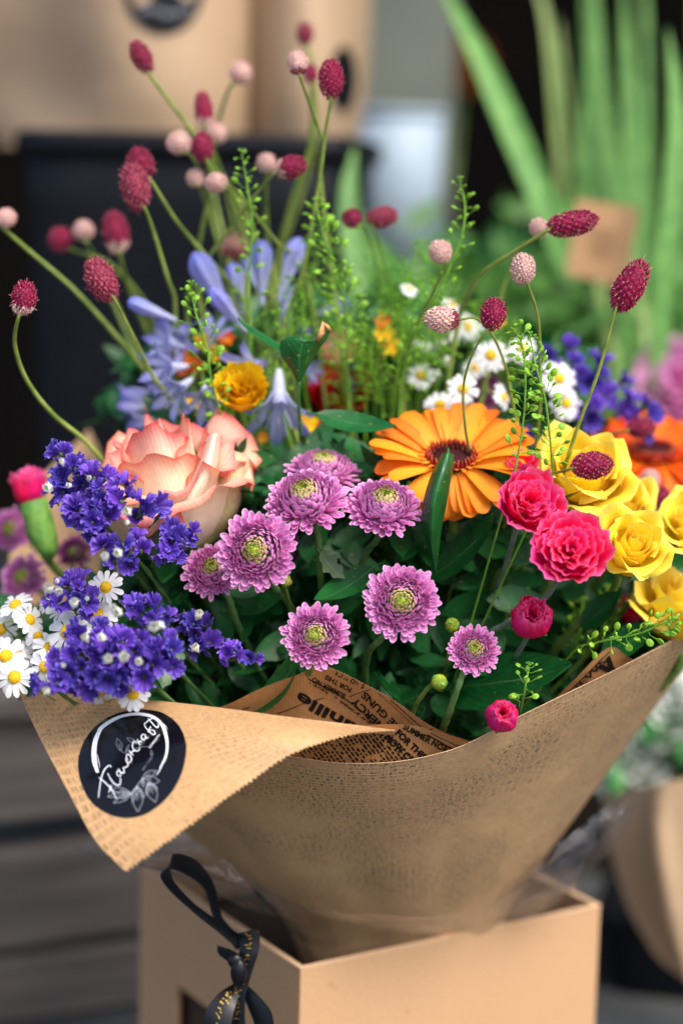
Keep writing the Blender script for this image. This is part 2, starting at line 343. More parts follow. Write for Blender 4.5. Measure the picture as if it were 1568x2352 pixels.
def petal(L, W, ns=6, nw=4, prof=None, cup=0.3, a0=0.0, bend=0.5, tip=0.0, rnd=0.35, ruf=0.0, rn=3, groove=0.0, seed=0, twist=0.0):
    rr = random.Random(seed); ph = rr.uniform(0, 6.28); g = []; at = []; y = z = 0.0
    prof = prof or (lambda s: 0.25 + 0.75 * math.sin(min(1, s * 1.25) * PI / 2))
    for i in range(ns + 1):
        s = i / ns; ang = a0 + bend * s + tip * s ** 3
        if i: y += L / ns * math.cos(ang); z += L / ns * math.sin(ang)
        w = W / 2 * prof(s); nrm = Vector((0, -math.sin(ang), math.cos(ang))); tg = Vector((0, math.cos(ang), math.sin(ang)))
        row = []; ar = []
        for j in range(nw + 1):
            u = -1 + 2 * j / nw
            off = cup * w * u * u + ruf * W * s * s * math.sin(rn * PI * u + ph + 2 * s) * (0.4 + 0.6 * abs(u)) + groove * W * math.cos(u * 2 * PI) * (0.3 + s * 0.5) * (1 - s * 0.5)
            p = Vector((w * u, y, z)) + nrm * (off + twist * w * u * s) - tg * (rnd * W * u * u * s ** 3)
            row.append(p); ar.append((s, max(abs(u) ** 1.5, s ** 5)))
        g.append(row); at.append(ar)
    return g, at
def petal_mesh(name, mat, **k):
    b = MB(); g, at = petal(**k); b.grid(g, at); return b.mesh(name, mat)

def wall_petal(H, R0, span, open_=0.2, roll=1.2, close=0.0, ns=10, nw=10, ruf=0.0, rn=6, seed=0, point=0.5, serr=0.0, base=1.25, belly=0.30):
    """petal of a cupped flower about the z axis: meridian by integrating its slope"""
    rr = random.Random(seed); ph = rr.uniform(0, 6.28); ph2 = rr.uniform(0, 6.28); g = []; at = []
    cols = []
    for j in range(nw + 1):
        u = -1 + 2 * j / nw; r, z = 0.0, 0.0; col = []
        Hu = H * (1 - (0.22 - 0.1 * point) * abs(u) ** 2.5 + 0.20 * point * max(0, 1 - abs(u) * 2.0))
        if serr: Hu *= 1 + serr * (math.sin(u * 23 + ph) * 0.5 + math.sin(u * 41 + ph2) * 0.5)
        for i in range(ns + 1):
            s = i / ns
            th = base * math.exp(-(s / belly) ** 2) + open_ * s - close * s ** 2 + roll * max(0, (s - 0.68) / 0.32) ** 1.6 * ((0.35 - .2 * point) + (0.65 + .35 * point) * abs(u) ** (0.5 + point * .6))
            if i: r += Hu / ns * math.sin(th); z += Hu / ns * math.cos(th)
            rho = R0 * (0.25 + 0.75 * min(1, s * 2)) + r
            az = u * span / 2 * (0.45 + 0.55 * math.sin(min(1, 0.15 + s * 1.4) * PI / 2))
            rho *= 1 + ruf * s ** 2.5 * (math.sin(rn * PI * u + ph) + 0.5 * math.sin(rn * 2.3 * PI * u + ph2))
            zz = z + ruf * 0.5 * H * s ** 3 * math.sin(rn * 1.4 * PI * u + ph2)
            col.append((Vector((rho * math.sin(az), rho * math.cos(az), zz)), (s, max(abs(u) ** 4, s ** 3.2))))
        cols.append(col)
    for i in range(ns + 1): g.append([c[i][0] for c in cols]); at.append([c[i][1] for c in cols])
    return g, at

STEM_BASE = P(900, 1960, 1.47)
def base_pt(): return STEM_BASE + Vector((U(-.03, .03), U(-.03, .03), U(-.03, .0)))
def head_stem(root, pos, n, r=0.0018, mat='stem', via=None, name='stem', bend=0.05, ridg=7):
    """stem from the head's underside down to the binding point, local to root"""
    b = root.location; p0 = pos.copy()
    if via: pts = [p0] + list(via)
    else: pts = [p0, p0 - n * bend * 0.7]
    last = pts[-1]
    pts += [last.lerp(b, 0.3) - Vector((0, 0, 0.012)) + FW * 0.035, b.copy()]
    c = catmull([p - b for p in pts], 10); mb = MB(); L = len(c)
    mb.tube(c, [r * (1 + 0.35 * i / L + 0.12 * math.sin(i * 1.7)) for i in range(L)], ridg)
    return obj(name, mb.mesh(name, M[mat]), root)

# ------------------------------------------------------------------ the setting
zF = P(690, 2228, 1.39).z
mb = MB(); mb.add([(-60, -20, 0), (60, -20, 0), (60, 60, 0), (-60, 60, 0)], [(0, 1, 2, 3)])
tag(obj('ground', mb.mesh('ground', M['concrete'], False)), 'dark paving in front of the flower shop', kind='structure')
mb = MB(); mb.box((-6, 3.2, 0), (7, 3.4, 4.5))
tag(obj('shop_wall', mb.mesh('shop_wall', M['dark_wall'], False)), 'shop front coloured dark as if unlit, behind the flowers', 'wall', kind='structure')

b_ = MB(); nA = 24; gA = []  # unseen sheet added overhead: blocks sky light, darkens background and sticker reflection
for i in range(9):
    gA.append([(-3 + 6 * j / nA, 1.15 + 2.03 * i / 8, 2.35 + 0.55 * (i / 8) + 0.012 * math.cos(j * PI)) for j in range(nA + 1)])
b_.grid(gA); b_.grid([[(x, 1.15, z) for (x, _, z) in gA[0]], [(x, 1.152, z - 0.18 - 0.03 * abs(math.sin(j * PI / 2))) for j, (x, _, z) in enumerate(gA[0])]])
tag(obj('overhead_sky_block', b_.mesh('overhead_sky_block', M['dark_wall'])), 'unseen dark sheet added overhead to block sky light and shape reflections', 'light blocker', kind='structure')
def solid_quad(b, p, thick, n, mi=0):
    q = [v + n * thick for v in p]; b.add(list(p) + q, [(0, 1, 2, 3), (7, 6, 5, 4), (0, 4, 5, 1), (1, 5, 6, 2), (2, 6, 7, 3), (3, 7, 4, 0)], None, mi)

# weathered staging of planks, behind on the left
o0 = P(0, 1955, 1.86); al = rad(24); ex = Vector((math.cos(al), math.sin(al), 0)); ey = Vector((-math.sin(al), math.cos(al), 0)); ez = Vector((0, 0, 1))
o0 = o0 - ex * 0.3
st = thing('plank_staging', 'dark weathered plank staging carrying the tall black bucket', 'bench', Vector((o0.x, o0.y, 0)))
zs = [o0.z + 0.124, o0.z, o0.z - 0.108, o0.z - 0.216, o0.z - 0.324, o0.z - 0.43]
zs = [z for z in zs if z > 0.02]
Mst = Matrix((ex, ey, ez)).transposed().to_4x4()
def plank(x0, x1, y0, y1, z0, z1, seed):
    b = MB(); rr = random.Random(seed); n = 14; g = []
    c = 0.004
    prof = [(y0 + c, z0), (y0, z0 + c), (y0, z1 - c), (y0 + c, z1), (y1, z1), (y1, z0)]
    for i in range(n + 1):
        x = x0 + (x1 - x0) * i / n; w = rr.uniform(-.0012, .0012)
        g.append([(x, py + w, pz + w) for py, pz in prof])
    b.grid(g, wrap=True); return b.mesh('plank', M['wood'], False)
for i, zt in enumerate(zs):
    zb = zt - 0.099
    if zb < 0.0: zb = 0.005
    o = obj('plank', plank(-0.4, 0.75, 0, 0.028, zb, zt, i), st, T(Vector((0, 0, 0))) @ Mst)
ztop = zs[0] + 0.028
for i in range(4):
    obj('plank', plank(-0.4, 0.75, -0.012 + i * 0.115, 0.095 + i * 0.115, ztop - 0.024, ztop, 50 + i), st, Mst)
for x in (-0.3, 0.6):
    b = MB(); b.box((x, 0.035, 0), (x + 0.06, 0.095, ztop - 0.026)); obj('leg', b.mesh('leg', M['wood'], False), st, Mst)

# tall black bucket
def bucket(label, rim_l, rim_r, ztb, zbb, depth_sz, taper, name='flower_bucket', mat='black_plastic', sag=0.0):
    a = rim_l; c = rim_r; dx = (c - a); w = dx.length; ax = dx.normalized(); ay = Vector((0, 0, 1)).cross(ax).normalized(); az = ax.cross(ay)
    mid = (a + c) / 2 + ay * depth_sz / 2
    root = thing(name, label, 'bucket', Vector((mid.x, mid.y, zbb)))
    H = ztb - zbb; MM = Matrix((ax, ay, az)).transposed().to_4x4()
    def ring(w_, d_, z, n=10, cr=0.18):
        pts = []
        for k in range(4 * n):
            t = 2 * PI * k / (4 * n); ct, stt = math.cos(t), math.sin(t); e = 0.28
            pts.append(Vector((w_ / 2 * math.copysign(abs(ct) ** e, ct), d_ / 2 * math.copysign(abs(stt) ** e, stt), z)))
        return pts
    b = MB(); rows = [ring(w * 0.9 * taper, depth_sz * 0.9 * taper, 0)]
    for i in range(1, 9):
        k = taper + (1 - taper) * i / 8; rows.append(ring(w * 0.955 * k, depth_sz * 0.955 * k, H * i / 8 * 0.975))
    for k in range(8, -1, -1):
        q = taper + (1 - taper) * k / 8; rows.append(ring(w * 0.93 * q, depth_sz * 0.93 * q, H * k / 8 * 0.975 + 0.004))
    b.grid(rows, wrap=True); obj('body', b.mesh('bucket_body', M[mat]), root, MM)
    b = MB(); b.grid([ring(w * 0.96, depth_sz * 0.96, H * 0.955), ring(w, depth_sz, H * 0.957), ring(w * 1.003, depth_sz * 1.003, H * 0.975), ring(w, depth_sz, H * 0.995), ring(w * 0.985, depth_sz * 0.985, H), ring(w * 0.94, depth_sz * 0.94, H * 0.99)], wrap=True)
    obj('rim', b.mesh('bucket_rim', M[mat]), root, MM)
    return root
rl, rr_ = P(0, 288, 1.90), P(812, 318, 1.86)
rr_.z = rl.z = (rl.z + rr_.z) / 2 + 0.0
bucket('tall black plastic bucket standing on the planks behind the bouquet', rl, rr_, rl.z, ztop + 0.001, 0.32, 0.86)

# kraft-wrapped bunches standing in the bucket
def patch(rows, n=6, m=6):
    """smooth surface through a control net of points; returns grid"""
    r2 = [catmull(r, m) for r in rows]; cols = list(zip(*r2)); c2 = [catmull(list(c), n) for c in cols]
    return [list(r) for r in zip(*c2)]
def arc_uv(g):
    ni, nj = len(g), len(g[0]); uv = []
    mid = g[ni // 2]; us = [0.0]
    for j in range(1, nj): us.append(us[-1] + (mid[j] - mid[j - 1]).length)
    for i in range(ni):
        for j in range(nj):
            v = sum((g[k + 1][nj // 2] - g[k][nj // 2]).length for k in range(i)) if j == 0 else v
            uv.append((us[j], v))
    return uv
def sheet(name, g, mat, parent=None, origin=Vector((0, 0, 0))):
    b = MB(); b.grid([[p - origin for p in r] for r in g]); me = b.mesh(name, mat, True, arc_uv(g)); return obj(name, me, parent)
def bvh(g):
    ni, nj = len(g), len(g[0]); vs = [p for r in g for p in r]; fs = []
    for i in range(ni - 1):
        for j in range(nj - 1):
            k = i * nj + j; fs.append((k, k + 1, k + nj + 1, k + nj))
    return BVHTree.FromPolygons(vs, fs)
def onto(tree, px, py, off, fallback=1.3):
    d = (P(px, py, 1.0) - CAM).normalized(); h = tree.ray_cast(CAM, d)
    if h[0] is None: return None
    n = h[1]; n = n if n.dot(d) < 0 else -n
    return h[0] + n * off

def parcel(label, rows, side, dep, stickers):
    """a bunch wrapped in kraft: front surface closed by a back wall"""
    g = patch(rows, 6, 6); c = g[-1][len(g[0]) // 2]
    root = thing('wrapped_bunch', label, 'wrapped bunch', Vector((c.x, c.y, c.z)))
    sheet('wrap', g, M['kraft_far'], root, c)
    back = Vector((0, dep, 0)); gb = [[r[0], r[0] + back * 0.7, r[len(r) // 2] + back * 1.1, r[-1] + back * 0.7, r[-1]] for r in g]
    sheet('wrap', patch(gb[::6], 4, 4), M['kraft_far'], root, c)
    tree = bvh(g)
    for (sx, sy, rx, ry, wr) in stickers:
        b = MB(); pts = []
        ctr = onto(tree, sx, sy, 0.0015) or onto(tree, sx, sy + 5, 0.0015)
        vs = [ctr]
        for k in range(32):
            a = 2 * PI * k / 32; q = onto(tree, sx + rx * math.cos(a), sy + ry * math.sin(a), 0.0015)
            vs.append(q or ctr)
        b.add([v - c for v in vs], [(0, 1 + k, 1 + (k + 1) % 32) for k in range(32)]); s_ = obj('sticker', b.mesh('sticker', M['black_plastic']), root)
        if wr:
            b = MB()
            for k in range(9):
                x = sx - rx * 0.6 + k * rx * 0.15
                vv = [onto(tree, x + dx, sy + ry * 0.45 + dy - 6 * math.sin(k), 0.003) for dx, dy in ((0, 0), (rx * .08, 3), (rx * .08, 15), (0, 12))]
                if all(vv): b.add([v - c for v in vv], [(0, 1, 2, 3)])
            o = obj('lettering', b.mesh('sticker_lettering', M['ink_grey'], False), s_)
    return root
parcel('kraft paper wrapped bunch with a black sticker, standing left in the tall bucket',
       [[P(-160, -260, 1.98), P(60, -260, 1.90), P(260, -260, 1.84), P(430, -260, 1.85), P(575, -260, 1.93)],
        [P(-120, 20, 1.98), P(70, 20, 1.93), P(250, 20, 1.86), P(430, 20, 1.87), P(575, 20, 1.93)],
        [P(-60, 200, 2.0), P(90, 200, 1.95), P(260, 200, 1.88), P(430, 200, 1.88), P(572, 200, 1.94)],
        [P(0, 330, 2.0), P(110, 330, 1.94), P(270, 330, 1.90), P(430, 330, 1.90), P(565, 330, 1.95)]], 0, 0.12, [(375, -32, 92, 112, True)])
parcel('second kraft wrapped bunch with a sticker turned away, right side of the bucket',
       [[P(560, -260, 1.95), P(640, -260, 1.88), P(730, -260, 1.88), P(800, -260, 1.95), P(850, -260, 2.05)],
        [P(565, 20, 1.95), P(640, 20, 1.89), P(730, 20, 1.88), P(800, 20, 1.94), P(845, 20, 2.05)],
        [P(568, 200, 1.96), P(640, 200, 1.90), P(730, 200, 1.89), P(795, 200, 1.94), P(835, 200, 2.05)],
        [P(570, 330, 1.97), P(640, 330, 1.92), P(720, 330, 1.91), P(780, 330, 1.95), P(815, 330, 2.04)]], 0, 0.1, [(786, 180, 30, 76, False)])

# post, zinc tub, further pots behind on the right
b = MB(); p = P(930, 600, 2.55); w = S(100, 2.55)
b.box((p.x - w, p.y, 0), (p.x + w, p.y + 0.14, 3.2)); b.box((p.x - w - 0.012, p.y - 0.012, 0), (p.x - w + 0.02, p.y + 0.01, 3.2))
tag(obj('door_post', b.mesh('door_post', M['post'], False)), 'grey green painted door post behind the zinc tub', 'post')
def lathe(b, prof, c, n=28, mi=0):
    b.grid([[c + Vector((r * math.cos(2 * PI * k / n), r * math.sin(2 * PI * k / n), z)) for k in range(n)] for r, z in prof], wrap=True, mi=mi)
def pot(name, label, cat, c, r1, r0, h, mat, group=None):
    root = thing(name, label, cat, c, group); b = MB()
    lathe(b, [(0, 0), (r0, 0), (r0 + (r1 - r0) * .5, h * .5), (r1, h * .97), (r1 * .97, h * .97), (r0 * .95, 0.02), (0, 0.02)], Vector((0, 0, 0)))
    obj('body', b.mesh('pot_body', M[mat]), root); b = MB()
    lathe(b, [(r1 * .99, h * .95), (r1 * 1.04, h * .955), (r1 * 1.05, h * .985), (r1 * 1.02, h), (r1 * .96, h)], Vector((0, 0, 0))); obj('rim', b.mesh('pot_rim', M[mat]), root)
    return root
t_ = P(912, 250, 2.35); bt = P(912, 640, 2.35)
pot('zinc_tub', 'pale blue grey zinc tub in front of the grey green post', 'tub', Vector((t_.x, t_.y, bt.z)), 0.056, 0.05, t_.z - bt.z, 'zinc')
b = MB(); b.box((t_.x - .12, t_.y - .12, 0), (t_.x + .5, t_.y + .14, bt.z - 0.001)); tag(obj('display_stand', b.mesh('display_stand', M['dark_wall'], False)), 'low dark display stand under the pale zinc tub', 'stand')

# ------------------------------------------------------------------ generic leaves, blades
def leaf_mesh(L, W, bend=0.4, cup=0.25, a0=0.0, lobes=0, seed=0, mat='leaf', tipsharp=1.0, ruf=0.02, ns=14, nw=6, fold=0.0):
    rr = random.Random(seed)
    def prof(s):
        v = math.sin(PI * min(1, s ** 0.8)) ** (0.8 * tipsharp) if 0 < s < 1 else 0.02
        if lobes: v *= 1 + 0.28 * math.sin(s * lobes * PI * 2) * (s < 0.95)
        return max(0.03, v)
    b = MB(); g, at = petal(L, W, ns, nw, prof, cup + fold, a0, bend, 0.2, 0.0, ruf, 2.0, 0, seed)
    at = [[(a[0], abs(-1 + 2 * j / nw)) for j, a in enumerate(r)] for r in at]
    b.grid(g, at)
    b.tube([g[0][nw // 2] + Vector((0, -L * .12, -L * .02)), g[0][nw // 2], g[ns // 3][nw // 2] - Vector((0, 0, .0004)), g[ns * 2 // 3][nw // 2] - Vector((0, 0, .0004))], [L * .012, L * .012, L * .008, L * .004], 5)
    return b.mesh('leaf', M[mat])
def place_leaf(label, p0, p1, Wpx, face, seed=0, mat='leaf', bend=0.4, cup=0.25, lobes=0, name='leaf', cat='leaf', ts=1.0, group=None, ruf=0.02):
    """leaf from base p0 to tip p1 (world), upper side facing 'face'"""
    y = (p1 - p0); L = y.length; y.normalize(); z = (face - y * face.dot(y)).normalized(); x = y.cross(z)
    Wm = S(Wpx, (p0 - CAM).dot(FW))
    a0 = -bend * 0.55
    me = leaf_mesh(L * (1 + bend * bend * .06), Wm, bend, cup, a0, lobes, seed, mat, ts, ruf)
    o = obj(name, me); MM = Matrix((x, y, z)).transposed().to_4x4(); MM.translation = p0; o.matrix_basis = MM
    tag(o, label, cat, group); return o

def blade(label, pts, Wpx, mat='blade', group=None, face=None):
    """long sword leaf along screen polyline"""
    W = S(Wpx, pts[0][2]); c = catmull([P(*p) for p in pts], 8); root = c[0]
    face = face or D(0.2, 0.1, 1); g = []; at = []; n = len(c)
    for i, p in enumerate(c):
        t = (c[min(i + 1, n - 1)] - c[max(i - 1, 0)]).normalized(); sdv = t.cross(face).normalized(); nr = sdv.cross(t)
        s = i / (n - 1); w = W / 2 * max(0.02, (1 - s ** 5)) * (0.75 + 0.25 * math.sin(s * PI))
        row = []; ar = []
        for j in range(5):
            u = -1 + j / 2; row.append(p - root + sdv * w * u + nr * w * 0.35 * abs(u)); ar.append((s, abs(u)))
        g.append(row); at.append(ar)
    b = MB(); b.grid(g, at); o = obj('sword_leaf', b.mesh('sword_leaf', M[mat])); o.location = root
    return tag(o, label, 'leaf', group)

G1 = 'tall sword leaves behind the bouquet'
blade('long sword leaf leaning diagonally across the dark shop front', [(1310, 640, 1.92), (1250, 480, 1.92), (1170, 290, 1.93), (1090, 110, 1.94), (1000, -60, 1.97)], 66, group=G1)
for x, y0, x1, w, dd in ((1390, 900, 1350, 54, 2.02), (1470, 1000, 1440, 58, 1.96), (1500, 950, 1545, 54, 1.80), (1450, 800, 1375, 46, 2.08), (1590, 900, 1600, 62, 1.92)):
    lab = {1350: 'broad sword leaf rising straight, first one right of the diagonal leaf', 1440: 'widest upright sword leaf, leaning slightly left above the kraft tag',
           1545: 'pale yellow tipped sword leaf right of the widest upright leaf', 1375: 'darker sword leaf just behind the first upright one', 1600: 'sword leaf at the right edge of the picture'}[x1]
    blade(lab, [(x, y0, dd), ((x + x1) / 2 + 8, y0 * .62, dd), (x1 + 8, y0 * .3, dd + .01), (x1 - 12, -90 if x1 != 1545 else 60, dd + .02)], w, group=G1)
blade('sword leaf bent sideways under the kraft tag', [(1120, 900, 1.9), (1250, 800, 1.9), (1400, 720, 1.9), (1600, 690, 1.9)], 26, group=G1)
blade('short sword leaf rising left of the zinc tub', [(880, 900, 1.75), (835, 700, 1.78), (800, 480, 1.8), (815, 330, 1.82)], 60, group=G1)
blade('dark sword leaf beside the short one below the tub', [(960, 900, 1.85), (930, 720, 1.85), (890, 560, 1.85)], 80, 'leaf_bright', group=G1)
rb_ = random.Random(77)
blade_labels = ['thin grassy leaf among the sword leaves on the right', 'thin pale leaf among the sword leaves on the right']
for k in range(14):
    x0 = rb_.uniform(1290, 1600); x1 = x0 + rb_.uniform(-110, 60); y1 = rb_.uniform(80, 620) if k % 3 else rb_.uniform(-80, 60); dd = rb_.uniform(1.88, 2.15)
    blade(blade_labels[k % 2], [(x0, 1000, dd), ((x0 + x1) / 2 + rb_.uniform(-20, 20), (1000 + y1) / 2 + 60, dd), (x1 + rb_.uniform(-10, 10), y1 + 120, dd + .01), (x1 + rb_.uniform(-40, 20), y1, dd + .02)], rb_.uniform(16, 30), 'blade' if k % 2 == 0 else 'blade_pale', group='thin leaves among the sword leaves')
# kraft tag among the leaves
cp = [P(1325, 455, 1.84), P(1468, 478, 1.85), P(1436, 660, 1.85), P(1298, 628, 1.84)]
b = MB(); nrm = (cp[1] - cp[0]).cross(cp[3] - cp[0]).normalized(); solid_quad(b, [p - cp[0] for p in cp], 0.0012, nrm)
tg_ = obj('kraft_tag', b.mesh('kraft_tag', M['tag'], False)); tg_.location = cp[0]; tag(tg_, 'blank looking brown card tag hanging among the sword leaves', 'tag')
b = MB()
for k in range(4):
    q = [cp[0].lerp(cp[1], a).lerp(cp[3].lerp(cp[2], a), v_) - cp[0] - nrm * 0.0006 for a, v_ in ((.3, .35 + k * .1), (.7, .35 + k * .1), (.7, .39 + k * .1), (.3, .39 + k * .1))]
    b.add(q, [(0, 1, 2, 3)])
obj('faint_print', b.mesh('faint_print', M['hollow'], False), tg_)

def leaf_mass(name, label, n, sampler, size, mat, seed=1, ns=4):
    rr = random.Random(seed); b = MB()
    for i in range(n):
        p, nd = sampler(rr); L = size * rr.uniform(.6, 1.3)
        g, at = petal(L, L * rr.uniform(.3, .55), ns, 2, lambda s: max(.04, math.sin(PI * min(1, s ** .8)) ** .8) if s < 1 else .03, .3, -.2, .7, 0, 0, 0.04, 2, 0, i)
        MM = frame(p, nd, rr.uniform(0, 6.28)) @ Matrix.Rotation(rr.uniform(-.6, .6), 4, 'X')
        b.grid(g, [[(a[0], abs(-1 + j)) for j, a in enumerate(r)] for r in at], M4=MM)
    return tag(obj(name, b.mesh(name, M[mat])), label, 'foliage', kind='stuff')
def far_s(rr):
    x = rr.uniform(800, 1640); y = rr.gauss(830, 120) if x > 1000 else rr.gauss(800, 90)
    return P(x, y, rr.uniform(1.95, 2.25)), Vector((rr.uniform(-1, 1), rr.uniform(-1.2, 0), rr.uniform(0, 1)))
leaf_mass('far_foliage', 'blurred green leaves of the plants standing behind the bouquet', 900, far_s, 0.06, 'blade', 3)
def far_s2(rr):
    x = rr.uniform(820, 1640); y = rr.uniform(640, 1500)
    return P(x, y, rr.uniform(2.25, 2.5)), Vector((rr.uniform(-1, 1), rr.uniform(-1.2, 0), rr.uniform(0, 1)))
leaf_mass('far_undergrowth', 'darker blurred leaves low behind the sword leaves', 1400, far_s2, 0.08, 'leaf_bright', 5)

# ------------------------------------------------------------------ chrysanthemums
GA = 2.399963
mum_meshes = {}
def mum_petal(mat, kind):
    if (mat, kind) not in mum_meshes:
        L = []
        for s in range(3):
            if kind == 'in': k = dict(L=1, W=.34, ns=5, nw=4, prof=lambda s: .45 + .55 * math.sin(s * PI * .62), cup=.75, a0=0, bend=.3, tip=.9, rnd=.25, seed=s)
            elif kind == 'mid': k = dict(L=1, W=.34, ns=6, nw=4, prof=lambda s: .4 + .6 * math.sin(s * PI * .6), cup=.62, a0=-.15, bend=.55 + .1 * s, tip=.55, rnd=.42, seed=s, ruf=.02)
            else: k = dict(L=1, W=.33, ns=6, nw=4, prof=lambda s: .4 + .6 * math.sin(s * PI * .58), cup=.42, a0=-.05, bend=.25 + .12 * s, tip=.25, rnd=.5, seed=s, ruf=.03)
            L.append(petal_mesh('mum_petal', M[mat], **k))
        mum_meshes[(mat, kind)] = L
    return mum_meshes[(mat, kind)]
GM = 'lilac pink chrysanthemums'
def mum(label, px, py, Dpx, d, n, N=165, dark=False, group=GM, seed=0, stem_via=None, flat=0.42):
    rr = random.Random(seed * 7 + 3); pos = P(px, py, d); R = S(Dpx / 2, d) * 1.07; n = D(*n)
    asym = rr.uniform(.02, .06); ph_ = rr.uniform(0, 6.28)
    root = thing('chrysanthemum', label, 'chrysanthemum', base_pt(), group)
    Hd = R * flat; ctr = pos - n * Hd * 0.75
    head_stem(root, ctr - n * R * .25, n, .0021, 'stem_dark', stem_via, bend=.035)
    fm = frame(ctr - root.location, n, rr.uniform(0, 6)); b = MB()
    b.ball((0, 0, -R * .12), R * .42, 14, 7, 0, (1, 1, .75))
    K = 60
    for i in range(K):      # green florets in the heart
        q = (i + .5) / K; r = R * .16 * math.sqrt(q); a = i * GA
        b.ball((r * math.cos(a), r * math.sin(a), Hd * (.72 + .16 * q)), R * .021 * (1 - .3 * (q < .3)), 6, 4, 1, (1, 1, 2.4))
    b.ball((0, 0, Hd * .35), R * .16, 12, 6, 1, (1, 1, 1.2))
    for i in range(9):      # bracts
        a = i * 2 * PI / 9; g, at = petal(R * .4, R * .16, 3, 2, None, .2, -.4, 1.0)
        b.grid(g, at, 2, Matrix.Rotation(a, 4, 'Z') @ T((0, R * .2, -R * .38)))
    head = obj('flower_head', b.mesh('mum_head', [M['stem_dark'], M['disc_green'], M['sepal']]), root, fm)
    N = min(298, int(N * 1.65))
    for i in range(N):
        q = (i + .5) / N; f = math.sqrt(.02 + .98 * q); a = i * GA + rr.uniform(-.09, .09)
        el = rad(88) * (1 - f) ** .6 * 1.05 - rad(30) * max(0, f - .78) / .22 + rr.uniform(-.13, .13) + (rr.uniform(-.4, .3) if rr.random() < .06 else 0)
        el = min(el, rad(84)); rt = R * f * rr.uniform(.92, 1.05) * (1 + asym * math.cos(a - ph_))
        zt = Hd * (1 - f ** 2.4) * 1.0 - (R * .16 * max(0, f - .8) / .2) + (Hd * .02)
        Lp = R * (.12 + .36 * min(1, f * 1.05))
        kind = 'in' if f < .45 else ('mid' if f < .84 else 'out')
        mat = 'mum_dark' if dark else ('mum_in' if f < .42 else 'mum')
        me = mum_petal(mat, kind)[i % 3]
        br, bz = rt - Lp * math.cos(el), zt - Lp * math.sin(el)
        wsc = Lp * (1.12 if kind == 'in' else (1.08 if kind == 'mid' else 1.05)) * rr.uniform(.88, 1.1)
        Mp = Matrix.Rotation(a, 4, 'Z') @ T((0, br, bz)) @ Matrix.Rotation(el, 4, 'X') @ Matrix.Rotation(rr.uniform(-.15, .15), 4, 'Y') @ Matrix.Diagonal((wsc, Lp, Lp, 1))
        obj('petal', me, head, Mp)
    return root
mum('large domed chrysanthemum below the peach rose petals, highest in the front group', 697, 1125, 192, 1.290, (-.12, .8, .85), 190, seed=1, flat=.62, stem_via=[P(730, 1230, 1.31), P(742, 1390, 1.36)])
mum('chrysanthemum head half hidden behind the highest domed one', 742, 1052, 172, 1.345, (.1, .95, .5), 140, seed=2, flat=.55)
mum('chrysanthemum between the domed one and the dark upright leaf, just below the orange gerbera', 885, 1140, 180, 1.293, (.1, .85, .8), 180, seed=3, flat=.6, stem_via=[P(868, 1235, 1.32), P(830, 1310, 1.36)])
mum('roundest fully open chrysanthemum touching the purple statice, heart facing the viewer', 585, 1262, 186, 1.275, (-.12, .14, 1), 185, seed=4, flat=.36, stem_via=[P(625, 1340, 1.30), P(680, 1420, 1.37)])
mum('smaller chrysanthemum tucked behind the left edge of the roundest open one', 486, 1300, 140, 1.315, (-.1, .5, .9), 150, flat=.5, seed=5, stem_via=[P(525, 1375, 1.33), P(555, 1455, 1.37)])
mum('chrysanthemum standing alone in the middle above the small green bud', 924, 1378, 178, 1.275, (.06, .18, 1), 180, seed=6, flat=.36, stem_via=[P(880, 1460, 1.29), P(840, 1520, 1.34)])
mum('chrysanthemum just above the raised corner of the printed paper', 722, 1457, 156, 1.275, (0, .24, 1), 165, seed=7, flat=.36, stem_via=[P(712, 1530, 1.30), P(705, 1600, 1.36)])
mum('smallest lilac chrysanthemum, on a straight stem above the paper edge', 1090, 1487, 122, 1.285, (.1, .42, 1), 130, flat=.5, seed=8, stem_via=[P(1060, 1555, 1.29), P(1030, 1640, 1.31), P(1005, 1700, 1.36)])
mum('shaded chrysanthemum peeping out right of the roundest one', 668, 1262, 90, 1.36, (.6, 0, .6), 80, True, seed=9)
mum('blurred chrysanthemum cut by the left edge, beside the pink carnation bud', 20, 1213, 110, 1.47, (-.3, .3, 1), 90, seed=10)
mum('blurred chrysanthemum at the left edge just above the daisies', 48, 1322, 118, 1.44, (-.3, .4, 1), 95, seed=11)
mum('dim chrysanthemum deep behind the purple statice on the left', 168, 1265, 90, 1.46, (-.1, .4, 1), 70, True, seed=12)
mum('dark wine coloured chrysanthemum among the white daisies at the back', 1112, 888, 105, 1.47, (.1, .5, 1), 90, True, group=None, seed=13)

def bud(label, px, py, r, d, n, seed=0, via=None, mat='disc_green', name='chrysanthemum_bud'):
    pos = P(px, py, d); R = S(r, d); n = D(*n); root = thing(name, label, 'flower bud', base_pt()); rr = random.Random(seed)
    head_stem(root, pos - n * R * .6, n, .0014, 'stem', via, bend=.03); b = MB(); b.ball((0, 0, 0), R * .8, 12, 7)
    o = obj('flower_head', b.mesh('bud_head', M['disc_green']), root, frame(pos - root.location, n))
    me = petal_mesh('bud_scale', M['sepal'] if mat == 'disc_green' else M[mat], L=1, W=.6, ns=5, nw=3, cup=.4, bend=1.7, a0=-.1, rnd=.4)
    for i in range(18):
        a = i * GA; k = i / 18; el = rad(20 + 50 * (1 - k))
        obj('scale', me, o, Matrix.Rotation(a, 4, 'Z') @ T((0, R * (.30 + .42 * k), R * (.35 - .8 * k))) @ Matrix.Rotation(el + .2, 4, 'X') @ Matrix.Scale(R * .95, 4))
    b = MB()
    for i in range(26):
        q = (i + .5) / 26; r_ = R * .5 * math.sqrt(q); b.ball((r_ * math.cos(i * GA), r_ * math.sin(i * GA), R * (.82 - .25 * q)), R * .09, 5, 4)
    obj('florets', b.mesh('bud_florets', M['disc_green']), o)
